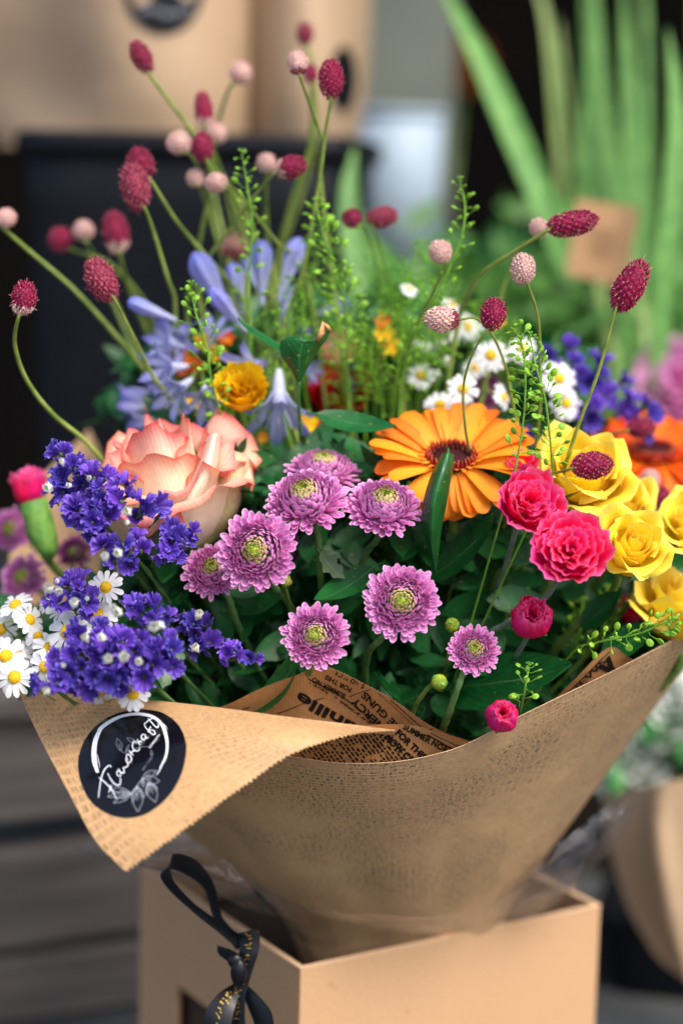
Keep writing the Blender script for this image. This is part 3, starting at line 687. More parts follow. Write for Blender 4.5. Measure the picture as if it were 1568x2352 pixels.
bud('round green chrysanthemum bud hanging over the printed paper', 1008, 1567, 24, 1.275, (.4, .05, 1), 1, [P(975, 1590, 1.29), P(945, 1650, 1.33)])
bud('green bud just behind the smallest chrysanthemum', 1038, 1436, 22, 1.31, (-.2, .5, .8), 2, [P(1035, 1480, 1.33), P(1020, 1560, 1.36)])
bud('small withered bud below the roundest chrysanthemum', 655, 1335, 18, 1.31, (.3, .9, .2), 3, [P(660, 1370, 1.33), P(672, 1420, 1.36)], 'burnet_brown')

# ------------------------------------------------------------------ roses and carnations
def cupflower(name, label, cat, px, py, Wpx, d, n, specs, calyx='sepal', group=None, seed=0, stem='stem', via=None, spin=0.0, zoff=0.0, srad=.0026):
    """specs: list of (count, dict for wall_petal, tilt, mat, height scale, az offset, z offset); lengths relative to head radius"""
    rr = random.Random(seed); R = S(Wpx / 2, d); n = D(*n); pos = P(px, py, d); root = thing(name, label, cat, base_pt(), group)
    bt_ = pos - n * R * (.95 + zoff); head_stem(root, bt_, n, srad, stem, via, bend=.04)
    b = MB(); lathe(b, [(0.0, -R * .18), (R * .16, -R * .15), (R * .24, -R * .02), (R * .3, R * .12), (R * .2, R * .2), (0, R * .22)], Vector((0, 0, 0)), 14)
    for i in range(5):
        g, at = petal(R * .75, R * .26, 6, 2, lambda s: (1 - s) ** .7 + .05, .3, -.3, 1.2 if calyx == 'sepal' else .2); b.grid(g, at, 0, Matrix.Rotation(i * 2 * PI / 5 + .3, 4, 'Z') @ T((0, R * .15, 0)))
    head = obj('flower_head', b.mesh('calyx', M[calyx]), root, frame(bt_ - root.location, n, spin))
    idx = 0
    for (cnt, kw, tilt, mat, az0, z0) in specs:
        for i in range(cnt):
            k = dict(kw); jit = rr.uniform(.93, 1.07)
            k['H'] *= R * jit; k['R0'] *= R; k['seed'] = seed * 100 + idx; idx += 1
            g, at = wall_petal(**k); mb_ = MB(); mb_.grid(g, at)
            obj('petal', mb_.mesh('petal', M[mat]), head, Matrix.Rotation(az0 + i * 2 * PI / cnt + rr.uniform(-.12, .12), 4, 'Z') @ Matrix.Rotation(-tilt + rr.uniform(-.06, .06), 4, 'X') @ T((0, 0, R * z0)))
    return root
def rose_specs(m_in='yellow', m_out=None, H=1.75, open_=1.0, ruf=.02, roll=1.7, pt=.5):
    m_out = m_out or m_in; S_ = []
    S_.append((2, dict(H=H * .86, R0=.05, span=4.6, open_=-.02, close=.10, roll=0.05, base=.25, belly=.3, ns=10, nw=16, ruf=ruf, rn=2.2), 0, m_in, 0, .18))
    S_.append((3, dict(H=H * .90, R0=.12, span=2.9, open_=.02, close=.16, roll=.15, base=.5, belly=.3, ns=10, nw=14, ruf=ruf, rn=2.2), .00, m_in, .5, .14))
    S_.append((3, dict(H=H * .93, R0=.19, span=2.7, open_=.10, close=.20, roll=.4, base=.7, belly=.3, ns=10, nw=14, ruf=ruf, rn=2.2), .02, m_in, 1.3, .1))
    S_.append((4, dict(H=H * .95, R0=.24, span=2.3, open_=.18, close=.18, roll=.8, base=.9, belly=.32, ns=12, nw=14, ruf=ruf, rn=2.2, point=pt), .03 * open_, m_in, 1.9, .06))
    S_.append((4, dict(H=H * .97, R0=.28, span=2.2, open_=.32 * open_, close=.1, roll=roll, base=1.1, belly=.34, ns=14, nw=14, ruf=ruf * 1.2, rn=2.2, point=pt), .06 * open_, m_out, 2.5, .03))
    S_.append((5, dict(H=H * .98, R0=.30, span=1.9, open_=.55 * open_, close=.05, roll=roll * 1.25, base=1.25, belly=.34, ns=14, nw=14, ruf=ruf * 1.5, rn=2.2, point=pt), .14 * open_, m_out, .4, 0))
    return S_
GY = 'yellow roses'
cupflower('yellow_rose', 'large yellow rose behind the wine red burnet head, wide open', 'rose', 1340, 1082, 180, 1.335, (.0, .7, .8), rose_specs(open_=.72, H=1.6, pt=1.0, roll=2.3), group=GY, seed=11)
cupflower('yellow_rose', 'yellow rose with spiral heart, right beside the two hot pink carnations', 'rose', 1450, 1258, 140, 1.305, (.16, .5, .9), rose_specs(open_=.34, H=1.8, pt=1.0, roll=2.4), group=GY, seed=12, via=[P(1395, 1375, 1.35), P(1310, 1450, 1.38)])
cupflower('yellow_rose', 'yellow rose wedged between the large one and the spiral hearted one', 'rose', 1424, 1160, 118, 1.385, (-.1, .7, .8), rose_specs(open_=.7, pt=.8, roll=2.1), group=GY, seed=13)
cupflower('yellow_rose', 'deep yellow rose at the right edge over the paper rim', 'rose', 1564, 1392, 168, 1.37, (.05, .95, .35), rose_specs(open_=.8, roll=2.0, pt=1), group=GY, seed=14)
cupflower('yellow_rose', 'yellow rose at the right edge above the deep yellow one', 'rose', 1582, 1205, 130, 1.36, (-.3, .7, .8), rose_specs(open_=.6, pt=.8, roll=2.0), group=GY, seed=15)
cupflower('yellow_rose_bud', 'small yellow and red bud between two yellow roses at the right', 'rose', 1502, 1222, 52, 1.37, (.1, .9, .4), rose_specs(m_out='peach_out', open_=.3)[:4], seed=16)

pe = rose_specs('peach', 'peach', H=2.3, open_=.6, ruf=.07, roll=2.2, pt=.0)
pe[5] = (4, dict(H=2.2, R0=.34, span=2.1, open_=.4, close=.02, roll=2.6, base=1.2, belly=.34, ns=18, nw=18, ruf=.06, rn=1.8, point=.1), .08, 'peach', 1.0, 0)
cupflower('peach_rose', 'big peach rose with coral edged petals, above the purple statice', 'rose', 368, 1042, 262, 1.345, (-.25, .93, .34), pe, group=None, seed=21, zoff=.85, spin=.6)
o_ = [o for o in bpy.data.objects if o.name == 'peach_rose'][0]
hd = [c for c in o_.children if c.name.startswith('flower_head')][0]
def free_petal(parent, net, mat, name='petal', at_edge=True):
    g = patch([[P(*p) for p in r] for r in net], 5, 6); ni, nj = len(g), len(g[0]); inv = (parent.parent.matrix_basis @ parent.matrix_basis).inverted() if parent.parent else parent.matrix_basis.inverted()
    # matrix_basis of the root Empty is set through its location
    inv = (Matrix.Translation(parent.parent.location) @ parent.matrix_basis).inverted()
    b = MB(); b.grid([[inv @ p for p in r] for r in g], [[(i / (ni - 1), max(abs(-1 + 2 * j / (nj - 1)) ** 3, (i / (ni - 1)) ** 4)) for j in range(nj)] for i in range(ni)])
    return obj(name, b.mesh('petal', M[mat]), parent)
free_petal(hd, [[(420, 1265, 1.37), (450, 1262, 1.35), (480, 1250, 1.35), (505, 1235, 1.37)],
                [(470, 1180, 1.37), (490, 1185, 1.335), (530, 1180, 1.335), (552, 1170, 1.37)],
                [(480, 1090, 1.37), (510, 1100, 1.335), (550, 1095, 1.335), (575, 1100, 1.36)],
                [(495, 1048, 1.37), (525, 1040, 1.345), (560, 1050, 1.345), (590, 1078, 1.36)],
                [(500, 1046, 1.385), (528, 1036, 1.365), (565, 1046, 1.35), (600, 1088, 1.35)]], 'peach_out')
free_petal(hd, [[(345, 1272, 1.35), (365, 1265, 1.325), (390, 1250, 1.33), (420, 1235, 1.36)],
                [(385, 1180, 1.35), (405, 1180, 1.315), (445, 1170, 1.32), (480, 1160, 1.36)],
                [(435, 1090, 1.34), (460, 1080, 1.315), (485, 1080, 1.32), (505, 1085, 1.36)],
                [(468, 1015, 1.345), (480, 1005, 1.325), (495, 1002, 1.32), (508, 1010, 1.345)],
                [(474, 1010, 1.365), (484, 998, 1.345), (499, 996, 1.335), (512, 1004, 1.345)]], 'peach')

def carn_specs(m='pink', seed=0, open_=1.0, inner=14, sc=1.0):
    S_ = []
    S_.append((7, dict(H=1.15, R0=.02, span=1.9, open_=.25, close=.2, roll=.7, base=.3, belly=.3, ns=8, nw=16, ruf=.20, rn=1.6, serr=.02), .03, m, 0, .42))
    S_.append((inner // 2, dict(H=1.3, R0=.08, span=1.7, open_=.22, close=.18, roll=.8, base=.5, belly=.3, ns=8, nw=16, ruf=.12, rn=2.0, serr=.02), .04, m, .4, .36))
    S_.append((inner // 2, dict(H=1.4, R0=.13, span=1.8, open_=.25, close=.15, roll=.7, base=.8, belly=.3, ns=9, nw=18, ruf=.075, rn=2.2, serr=.018), .06, m, .9, .26))
    S_.append((4, dict(H=1.6, R0=.2, span=2.2, open_=.3 * open_, close=.2, roll=.6, base=1.15, belly=.36, ns=12, nw=30, ruf=.05, rn=3, serr=.022), .08 * open_, m, .2, .12))
    S_.append((5, dict(H=1.72, R0=.24, span=2.1, open_=.45 * open_, close=.2, roll=.8, base=1.25, belly=.36, ns=12, nw=34, ruf=.055, rn=3.2, serr=.024), .14 * open_, m, .7, .04))
    return S_
GP = 'hot pink carnations'
cupflower('pink_carnation', 'hot pink carnation seen half from the side, left of the twin pair', 'carnation', 1213, 1155, 134, 1.275, (.20, .35, 1), carn_specs(open_=.7), group=GP, seed=31, stem='stem_grey', via=[P(1160, 1300, 1.34), P(1130, 1380, 1.38)], srad=.0016)
cupflower('pink_carnation', 'widest hot pink carnation, pressed against the yellow spiral rose', 'carnation', 1313, 1264, 146, 1.265, (-.02, .34, 1), carn_specs(open_=.85), group=GP, seed=32, stem='stem_grey', via=[P(1250, 1375, 1.325), P(1165, 1430, 1.35), P(1090, 1490, 1.38)], srad=.0018)
cupflower('pink_carnation', 'half open hot pink carnation hanging below the twin pair', 'carnation', 1222, 1415, 130, 1.295, (.0, .42, 1), [(5, dict(H=1.7, R0=.25, span=2.0, open_=.05, close=.7, roll=0, base=1.25, belly=.42, ns=10, nw=16, ruf=.05, rn=4, serr=.02), 0, 'pink', 0, 0), (5, dict(H=1.6, R0=.2, span=1.8, open_=.1, close=.5, roll=.1, base=1.15, belly=.42, ns=10, nw=16, ruf=.07, rn=4, serr=.02), 0, 'pink', .5, .05), (6, dict(H=1.4, R0=.1, span=1.6, open_=.1, close=.25, roll=.4, base=.7, belly=.42, ns=8, nw=14, ruf=.14, rn=3, serr=.02), 0, 'pink', .2, .25)] + carn_specs(inner=10)[:2], group=GP, seed=33, stem='stem_grey', srad=.0015)
cupflower('pink_carnation_bud', 'small round hot pink carnation bud resting on the paper rim', 'carnation', 1155, 1642, 104, 1.275, (.02, .35, 1), [(5, dict(H=1.7, R0=.25, span=2.0, open_=-.1, close=.75, roll=0, base=1.25, belly=.42, ns=10, nw=14, ruf=.05, rn=4, serr=.01), 0, 'pink', 0, 0), (5, dict(H=1.6, R0=.2, span=1.8, open_=-.05, close=.6, roll=.1, base=1.15, belly=.42, ns=10, nw=14, ruf=.07, rn=4, serr=.02), 0, 'pink', .5, .05), (6, dict(H=1.3, R0=.1, span=1.6, open_=0, close=.3, roll=.3, base=.7, belly=.42, ns=8, nw=12, ruf=.12, rn=3), 0, 'pink', .2, .3)] + carn_specs(inner=10)[:2], group=GP, seed=34, stem='stem_grey', srad=.0012)
cupflower('pink_carnation', 'pink carnation half hidden between the gerbera and its neighbour in front', 'carnation', 1200, 1072, 80, 1.33, (.0, .9, .5), carn_specs(open_=.4, inner=8)[2:], group=GP, seed=35)
cupflower('pink_carnation_bud', 'long green calyx with hot pink petals opening, at the left edge', 'carnation', 68, 1118, 104, 1.42, (-.12, 1, .1), carn_specs(open_=.1, inner=8)[1:], group=GP, seed=36, zoff=.0)
lb = [o for o in bpy.data.objects if o.get('label', '').startswith('long green calyx')][0]
b = MB(); cc = [P(70, 1125, 1.425), P(80, 1165, 1.42), P(95, 1215, 1.42), P(110, 1262, 1.42), P(116, 1285, 1.42)]; b.tube([p - lb.location for p in catmull(cc, 6)], [S(w, 1.42) for w in np.interp(np.linspace(0, 1, 25), [0, .25, .6, .85, 1], [26, 34, 31, 20, 7])], 14)
obj('calyx', b.mesh('calyx', M['sepal']), lb)
cupflower('magenta_carnation', 'dim magenta flower in the shade under the yellow roses', 'carnation', 1447, 1402, 66, 1.42, (.1, .5, 1), carn_specs(open_=.3, inner=8)[2:], seed=37)
cupflower('golden_flower', 'bright yellow ruffled flower in the middle of the blue agapanthus', 'flower', 553, 893, 112, 1.375, (.05, .55, 1), carn_specs('gold', open_=.5), seed=38)
cupflower('red_flower', 'blurred dark red flower behind the curled green leaf', 'flower', 778, 905, 130, 1.49, (.1, .6, 1), carn_specs('red', open_=.7, inner=8)[1:], seed=39)
cupflower('red_flower', 'blurred orange red flower at the back, left of the daisies', 'flower', 860, 822, 105, 1.52, (.1, .6, 1), carn_specs('red', open_=.7, inner=8)[1:], seed=40)
cupflower('cream_flower', 'blurred cream flower behind the tip of the curled leaf', 'flower', 778, 805, 74, 1.50, (.1, .6, 1), carn_specs('peach', open_=.7, inner=6)[2:], seed=41)

# ------------------------------------------------------------------ gerberas
gp = [petal_mesh('ray_petal', M['orange'], L=1, W=.20 + .015 * s, ns=10, nw=6, prof=lambda s: .42 + .58 * math.sin(min(1, s * 1.35) * PI / 2) * (1 if s < .8 else 1 - (s - .8) * 1.1), cup=.18, a0=.1, bend=-.12 - .14 * s, tip=-.25, rnd=.45, groove=.035, seed=s) for s in range(4)]
gp2 = [petal_mesh('ray_petal_deep', M['orange2'], L=1, W=.21, ns=8, nw=6, prof=lambda s: .42 + .58 * math.sin(min(1, s * 1.35) * PI / 2), cup=.18, a0=.1, bend=-.12 - .14 * s, tip=-.25, rnd=.45, groove=.035, seed=s) for s in range(3)]
def gerbera(label, px, py, Dpx, d, n, meshes, seed, cuplift=.22, droop=.5, via=None):
    rr = random.Random(seed); R = S(Dpx / 2, d); n = D(*n); pos = P(px, py, d); root = thing('gerbera', label, 'gerbera', base_pt(), 'orange gerberas')
    head_stem(root, pos - n * R * .12, n, .003, 'stem', via, bend=.06); fm = frame(pos - root.location, n)
    b = MB(); lathe(b, [(0, -R * .16), (R * .12, -R * .14), (R * .26, -R * .02), (R * .24, R * .02), (0, R * .03)], Vector((0, 0, 0)), 20)
    head = obj('flower_head', b.mesh('gerbera_receptacle', M['sepal']), root, fm)
    b = MB(); K = 150
    for i in range(K):
        q = (i + .5) / K; r = R * .30 * math.sqrt(q); a = i * GA; mi = 2 if q < .33 else (0 if q < .6 else 1)
        h = R * (-.01 + .11 * min(1, q * 1.6)) + rr.uniform(0, .01) * R
        L_ = R * .05 * (1.4 if q > .3 else .8)
        b.ball((r * math.cos(a), r * math.sin(a), h), R * .019, 5, 4, mi, (1, 1, 2.6 if q > .3 else 1.5))
        if q > .62: b.ball((r * math.cos(a) * 1.0, r * math.sin(a), h + R * .05), R * .011, 5, 4, 3)
    b.ball((0, 0, R * .03), R * .28, 16, 6, 0, (1, 1, .2)); obj('disc', b.mesh('gerbera_disc', [M['gdark'], M['gdisc'], M['gdark'], M['gfloret']]), head)
    inv = fm.to_3x3().inverted(); vdir = inv @ (-UP); vdir.z = 0; vdir.normalize()
    for ring, (cnt, L_, z_, el0) in enumerate(((23, .80, .0, cuplift), (21, .74, .012, cuplift + .14), (26, .18, .045, .55))):
        for i in range(cnt):
            a = (i + .5 * ring) * 2 * PI / cnt + rr.uniform(-.05, .05); di = Vector((-math.sin(a), math.cos(a), 0)); f = max(0, di.dot(vdir))
            el = el0 - droop * f ** 2 * (1 if ring < 2 else .1) + rr.uniform(-.07, .07)
            k = L_ * R * rr.uniform(.94, 1.05) * (1 - .28 * f * (ring < 2))
            obj('petal', meshes[rr.randrange(len(meshes))], head, Matrix.Rotation(a, 4, 'Z') @ T((0, R * .22, R * z_)) @ Matrix.Rotation(el, 4, 'X') @ Matrix.Rotation(rr.uniform(-.2, .2), 4, 'Y') @ Matrix.Diagonal((L_ * R * (1.45 if ring < 2 else 1.3), k, k, 1)))
gerbera('wide orange gerbera with dark red centre, half behind the upright leaf', 1036, 1062, 395, 1.345, (-.02, .80, .52), gp, 51, .34, 1.15, [P(1040, 1200, 1.36), P(1025, 1330, 1.42)])
gerbera('blurred deep orange gerbera behind the yellow roses on the right', 1500, 1050, 370, 1.50, (.0, .9, .4), gp2, 52, .25, .7)

# ------------------------------------------------------------------ daisies
dp = [petal_mesh('daisy_petal', M['white'], L=1, W=.36 + .03 * s, ns=5, nw=4, prof=lambda s: .5 + .5 * math.sin(min(1, s * 1.3) * PI / 2), cup=.12, a0=.05, bend=-.3 + .15 * s, tip=-.2, rnd=.5, groove=.03, seed=s) for s in range(3)]
def disc_mesh():
    b = MB(); b.ball((0, 0, 0), .36, 16, 8, 0, (1, 1, .75))
    for i in range(110):
        q = (i + .5) / 110; th = math.acos(1 - q * .95); a = i * GA
        b.ball((.36 * math.sin(th) * math.cos(a), .36 * math.sin(th) * math.sin(a), .27 * math.cos(th)), .022, 5, 3, 0)
    return b.mesh('daisy_disc', M['daisy_disc'])
DM = disc_mesh()
GD1, GD2 = 'chamomile daisies on the left', 'chamomile daisies at the back'
def daisy(label, px, py, r, d, n, seed, group=GD1, droop=0.0, cnt=14):
    rr = random.Random(seed); R = S(r, d) * (.88 if group == GD2 else 1.06); n = D(*n); pos = P(px, py, d)
    bp = base_pt(); root = thing('daisy', label, 'daisy', bp, group)
    head_stem(root, pos - n * R * .05, n, .0006, 'stem_yel', None, bend=.03, ridg=5)
    head = obj('flower_head', DM, root, frame(pos - root.location, n, rr.uniform(0, 6), R))
    for i in range(cnt):
        a = i * 2 * PI / cnt + rr.uniform(-.1, .1); k = .86 * rr.uniform(.88, 1.08)
        obj('petal', dp[rr.randrange(3)], head, Matrix.Rotation(a, 4, 'Z') @ T((0, .28, .02)) @ Matrix.Rotation(-droop + rr.uniform(-.15, .12), 4, 'X') @ Matrix.Rotation(rr.uniform(-.2, .2), 4, 'Y') @ Matrix.Scale(k, 4))
for a in [
 ('daisy poking up right of the upper purple statice tuft', 243, 1349, 36, 1.30, (-.1, .25, 1), GD1, .1),
 ('daisy seen from the side, highest at the left edge', 36, 1390, 38, 1.33, (-.3, .75, .6), GD1, -.1),
 ('daisy on its side just right of the highest left one', 68, 1424, 36, 1.32, (.75, .45, .6), GD1, 0),
 ('daisy cut by the left edge above the big pair', 2, 1446, 36, 1.34, (-.1, .1, 1), GD1, 0),
 ('daisy half hidden under the small purple tuft', 142, 1402, 30, 1.30, (-.3, .7, .7), GD1, 0),
 ('small daisy left of the one under the purple tuft', 110, 1388, 22, 1.34, (-.4, .7, .6), GD1, 0),
 ('daisy with golden dome behind the statice top, right one of the inner daisies', 222, 1412, 42, 1.31, (0, .5, 1), GD1, .2),
 ('largest white daisy in the heart of the left cluster', 157, 1452, 48, 1.285, (-.1, .45, 1), GD1, .25),
 ('daisy bud with drooping petals in the middle of the left cluster', 87, 1462, 30, 1.315, (.2, .5, .8), GD1, .7),
 ('daisy squeezed left of the statice, below the largest one', 112, 1488, 34, 1.295, (.3, .4, .9), GD1, .3),
 ('big yellow hearted daisy of the left pair', 14, 1508, 42, 1.30, (-.1, .45, 1), GD1, .1),
 ('partner of the big left pair, darker yellow heart', 45, 1508, 34, 1.315, (.3, .3, 1), GD1, .2),
 ('lowest left daisy, facing out above the paper corner', 34, 1556, 42, 1.285, (-.25, .25, 1), GD1, .1),
 ('daisy tucked between lowest left daisy and purple statice', 104, 1532, 38, 1.285, (-.3, .2, 1), GD1, .2),
 ('daisy hanging over the paper directly above the sticker', 305, 1595, 36, 1.258, (.15, -.05, 1), GD1, .1),
 ('daisy drooping under the statice, left of the one above the sticker', 232, 1588, 34, 1.27, (-.05, -.3, 1), GD1, .5),
 ('daisy facing down beside the one above the sticker', 270, 1578, 28, 1.275, (.1, -.1, 1), GD1, .6),
 ('daisy over the left rim of the orange gerbera', 1010, 930, 40, 1.42, (-.1, .5, .9), GD2, .1),
 ('daisy left of the back group', 965, 862, 36, 1.44, (-.1, .3, 1), GD2, .1),
 ('clearest daisy in the middle of the back group', 1063, 893, 40, 1.40, (.1, .15, 1), GD2, .1),
 ('upper daisy with bright yellow heart in the back group', 1127, 815, 42, 1.42, (0, .2, 1), GD2, .1),
 ('daisy seen from the side right of the dark chrysanthemum', 1155, 912, 34, 1.42, (.7, .2, .5), GD2, .1),
 ('daisy at the right of the back group, next to the blue statice', 1283, 868, 46, 1.44, (.35, .2, 1), GD2, .1),
 ('daisy right under its blue neighbour at the back', 1300, 925, 42, 1.45, (.3, .2, 1), GD2, .2),
 ('small faded daisy alone near the top of the back group', 940, 663, 22, 1.44, (.3, .5, .7), GD2, .2),
 ('tiny daisy right of the faded one', 1038, 700, 28, 1.46, (.5, .5, .6), GD2, .2),
 ('blurred daisy behind the pale burnet head', 1075, 750, 36, 1.5, (0, .4, 1), GD2, .1),
 ('blurred daisy above the clearest back daisy', 1090, 845, 30, 1.47, (0, .4, 1), GD2, .1),
 ('blurred daisy between the seed pod sprays', 1200, 800, 38, 1.46, (0, .4, 1), GD2, .1)]:
    daisy(a[0], a[1], a[2], a[3], a[4], a[5], a[1] + a[2], a[6], a[7])
# unopened pale heads behind the daisies
for (x, y, r) in ((980, 800, 17), (1010, 790, 15), (1025, 830, 14), (960, 790, 13), (1040, 775, 16), (1000, 860, 12)):
    p = P(x, y, 1.47); root = thing('daisy_bud', 'small greenish white daisy bud in the haze of buds behind the daisies', 'flower bud', base_pt(), 'daisy buds')
    n = D(0, .6, .8); head_stem(root, p, n, .0006, 'stem_yel', None, ridg=5); b = MB(); b.ball((0, 0, 0), S(r, 1.47), 10, 6, 0, (1, 1, .8)); o = obj('flower_head', b.mesh('bud', M['statice_white']), root, frame(p - root.location, n))

# ------------------------------------------------------------------ statice
def statice_floret(seed):
    """papery crumpled funnel: a few pleated lobes"""
    rr = random.Random(seed); b = MB()
    for L_ in range(3):
        na, ns = 52, 6; sp = rr.uniform(2.6, 4.2); a_0 = rr.uniform(0, 6.28); f1, f2, f3 = rr.uniform(5, 7), rr.uniform(11, 15), rr.uniform(24, 30); p1, p2, p3 = [rr.uniform(0, 6.28) for _ in range(3)]
        g = []; at = []; H = rr.uniform(.85, 1.1); fl = rr.uniform(.45, .85)
        for i in range(ns + 1):
            s = i / ns; row = []; ar = []
            for j in range(na + 1):
                t = j / na; a = a_0 + sp * (t - .5); cr = math.sin(f1 * a + p1) * .6 + math.sin(f2 * a + p2) * .4
                r = .10 + fl * s ** 1.3 * (1 + .26 * cr * s) + .02 * math.sin(f3 * a + p3) * s
                z = H * s ** .8 * (1 - .14 * s * (math.sin(f1 * a + p1 + 1.2) + .5 * math.sin(f3 * a + p3)))
                row.append(((r * math.cos(a + .12 * s * math.sin(f2 * a))), r * math.sin(a + .12 * s * math.sin(f2 * a)), z)); ar.append((s, s ** 3 * (.5 + .5 * cr)))
            g.append(row); at.append(ar)
        b.grid(g, at)
    return b.mesh('statice_floret', M['statice'])
SF = [statice_floret(i) for i in range(7)]
def calyx_mesh():
    b = MB(); b.tube([(0, 0, -.9), (0, 0, -.5), (0, 0, 0), (0, 0, .25)], [.08, .16, .2, .12], 7); rr = random.Random(4)
    for k in range(60):
        a, z = rr.uniform(0, 6.28), rr.uniform(-.9, .2); r = .16; d = Vector((math.cos(a), math.sin(a), rr.uniform(-.2, .9))) * rr.uniform(.12, .3); p = Vector((r * math.cos(a), r * math.sin(a), z)); q = Vector((-math.sin(a), math.cos(a), 0)) * .012
        b.add([p - q, p + q, p + d], [(0, 1, 2)])
    return b.mesh('statice_calyx', M['calyx'])
SC_ = calyx_mesh()
def wbl(seed):
    rr = random.Random(seed); b = MB()
    for i in range(5):
        g, at = petal(1, .9, 5, 4, None, .5, .2, 1.25 + rr.uniform(-.3, .3), 0, .3, .05, 2, 0, seed * 5 + i); b.grid(g, at, 0, Matrix.Rotation(i * 2 * PI / 5, 4, 'Z') @ T((0, .12, 0)) @ Matrix.Rotation(.5, 4, 'X'))
    b.tube([(0, 0, -.5), (0, 0, .15)], [.1, .25], 6)
    return b.mesh('statice_blossom', M['statice_white'])
WB = [wbl(i) for i in range(3)]
def statice(label, blobs, whites, seed, fr=30, stemvia=None, density=.72, group='purple statice sprigs', jit=.4):
    """blobs: (px,py,rx,ry,depth, n count, facing) domes of florets"""
    rr = random.Random(seed); root = thing('statice', label, 'statice', base_pt(), group)
    c0 = blobs[0]; main = P(c0[0], c0[1], c0[4] + .03)
    for bi, (px, py, rx, ry, d, cnt, fc) in enumerate(blobs):
        cen = P(px, py, d + .012); n0 = D(*fc)
        head_stem(root, cen, n0, .0013, 'stem_dark', [P(px + (850 - px) * .12, py + ry * .6 + 40, d + .07)] if True else None, name='stem', ridg=6)
        cnt = int(cnt * density)
        for i in range(cnt):
            q = (i + .5) / cnt; r = math.sqrt(q); a = i * GA + seed
            x, y = r * math.cos(a), r * math.sin(a); dz = math.sqrt(max(0, 1 - r * r)) 
            p = P(px + rx * x * .92 + rr.uniform(-4, 4), py - ry * y * .92 + rr.uniform(-4, 4), d - .018 * dz * rr.uniform(.6, 1.1))
            n = (n0 * .7 + RT * x * .75 + UP * y * .75 - FW * dz * .45 + Vector((rr.uniform(-jit, jit), rr.uniform(-jit, jit), rr.uniform(-jit, jit)))).normalized()
            sz = S(fr, d) * rr.uniform(.8, 1.15)
            f = obj('floret', SF[rr.randrange(7)], root, frame(p - n * sz * .8 - root.location, n, rr.uniform(0, 6.28), sz))
            obj('calyx', SC_, f, Matrix.Scale(.9, 4))
    for (x, y, r, d) in whites:
        n = D(rr.uniform(-.4, .4), rr.uniform(0, .7), 1); obj('white_blossom', WB[rr.randrange(3)], root, frame(P(x, y, d - .014) - n * S(r, d) * .5 - root.location, n, rr.uniform(0, 6), S(r * 1.9 * rr.uniform(.85, 1.1), d)))
statice('big purple statice sprig spilling over the front paper above the sticker',
        [(285, 1500, 95, 62, 1.262, 24, (-.2, .5, .8)), (160, 1540, 66, 50, 1.262, 13, (-.5, .1, .9)), (345, 1410, 60, 50, 1.275, 12, (.1, .8, .5)), (382, 1500, 52, 52, 1.262, 9, (.3, .3, 1)), (215, 1470, 75, 45, 1.27, 12, (-.3, .8, .6)), (250, 1560, 70, 40, 1.258, 10, (-.1, -.4, .9)), (330, 1545, 42, 40, 1.255, 5, (.2, -.3, 1)), (115, 1575, 34, 34, 1.258, 5, (-.6, -.1, .8))],
        [(272, 1407, 15, 1.25), (197, 1467, 14, 1.245), (237, 1465, 13, 1.245), (246, 1516, 15, 1.24), (283, 1512, 17, 1.24), (318, 1520, 14, 1.24), (352, 1442, 16, 1.25), (371, 1438, 12, 1.25), (108, 1590, 12, 1.245), (146, 1530, 8, 1.245), (256, 1396, 13, 1.26)], 61)
statice('tall purple statice sprig left of the peach rose, reaching highest',
        [(150, 1055, 48, 42, 1.305, 8, (-.3, .9, .6)), (210, 1095, 60, 42, 1.30, 9, (-.1, .8, .7)), (140, 1120, 44, 40, 1.305, 6, (-.5, .4, .8)), (260, 1135, 70, 48, 1.29, 12, (0, .7, .8)), (205, 1185, 66, 50, 1.29, 11, (-.3, .5, .9)), (330, 1165, 44, 40, 1.29, 6, (.4, .6, .8)), (285, 1262, 62, 48, 1.28, 10, (0, .4, 1)), (165, 1170, 36, 40, 1.30, 4, (-.6, .2, .8)), (228, 1240, 40, 36, 1.285, 4, (-.2, .2, 1))],
        [(113, 1122, 15, 1.28), (293, 1176, 15, 1.265), (273, 1272, 15, 1.255), (241, 1282, 14, 1.255), (143, 1063, 9, 1.28), (205, 1098, 9, 1.28), (293, 1200, 9, 1.265), (160, 1115, 8, 1.28)], 62)
statice('small purple statice tuft with white blossoms among the left daisies', [(165, 1345, 42, 36, 1.295, 8, (-.1, .8, .6)), (195, 1385, 38, 30, 1.29, 6, (.2, .3, 1)), (130, 1385, 30, 26, 1.295, 4, (-.3, .2, 1))],
        [(113, 1355, 14, 1.275), (135, 1358, 15, 1.27), (170, 1388, 15, 1.27), (200, 1377, 7, 1.27), (132, 1335, 8, 1.275)], 63)
statice('purple statice tip tucked between the peach rose and the chrysanthemums', [(412, 1235, 48, 36, 1.30, 9, (0, .6, .8)), (385, 1270, 34, 30, 1.295, 5, (-.2, .2, 1))], [], 64)
statice('shaded purple statice behind the right end of the big sprig', [(450, 1435, 42, 34, 1.33, 7, (.1, .6, .8)), (460, 1485, 36, 28, 1.325, 5, (.2, .2, 1))], [(455, 1415, 14, 1.31), (450, 1490, 13, 1.30)], 65)
statice('lone purple statice tip standing clear, nearest the printed paper', [(535, 1500, 38, 24, 1.30, 6, (0, .8, .7)), (578, 1508, 26, 22, 1.30, 4, (.4, .4, .8))], [], 66, 22)
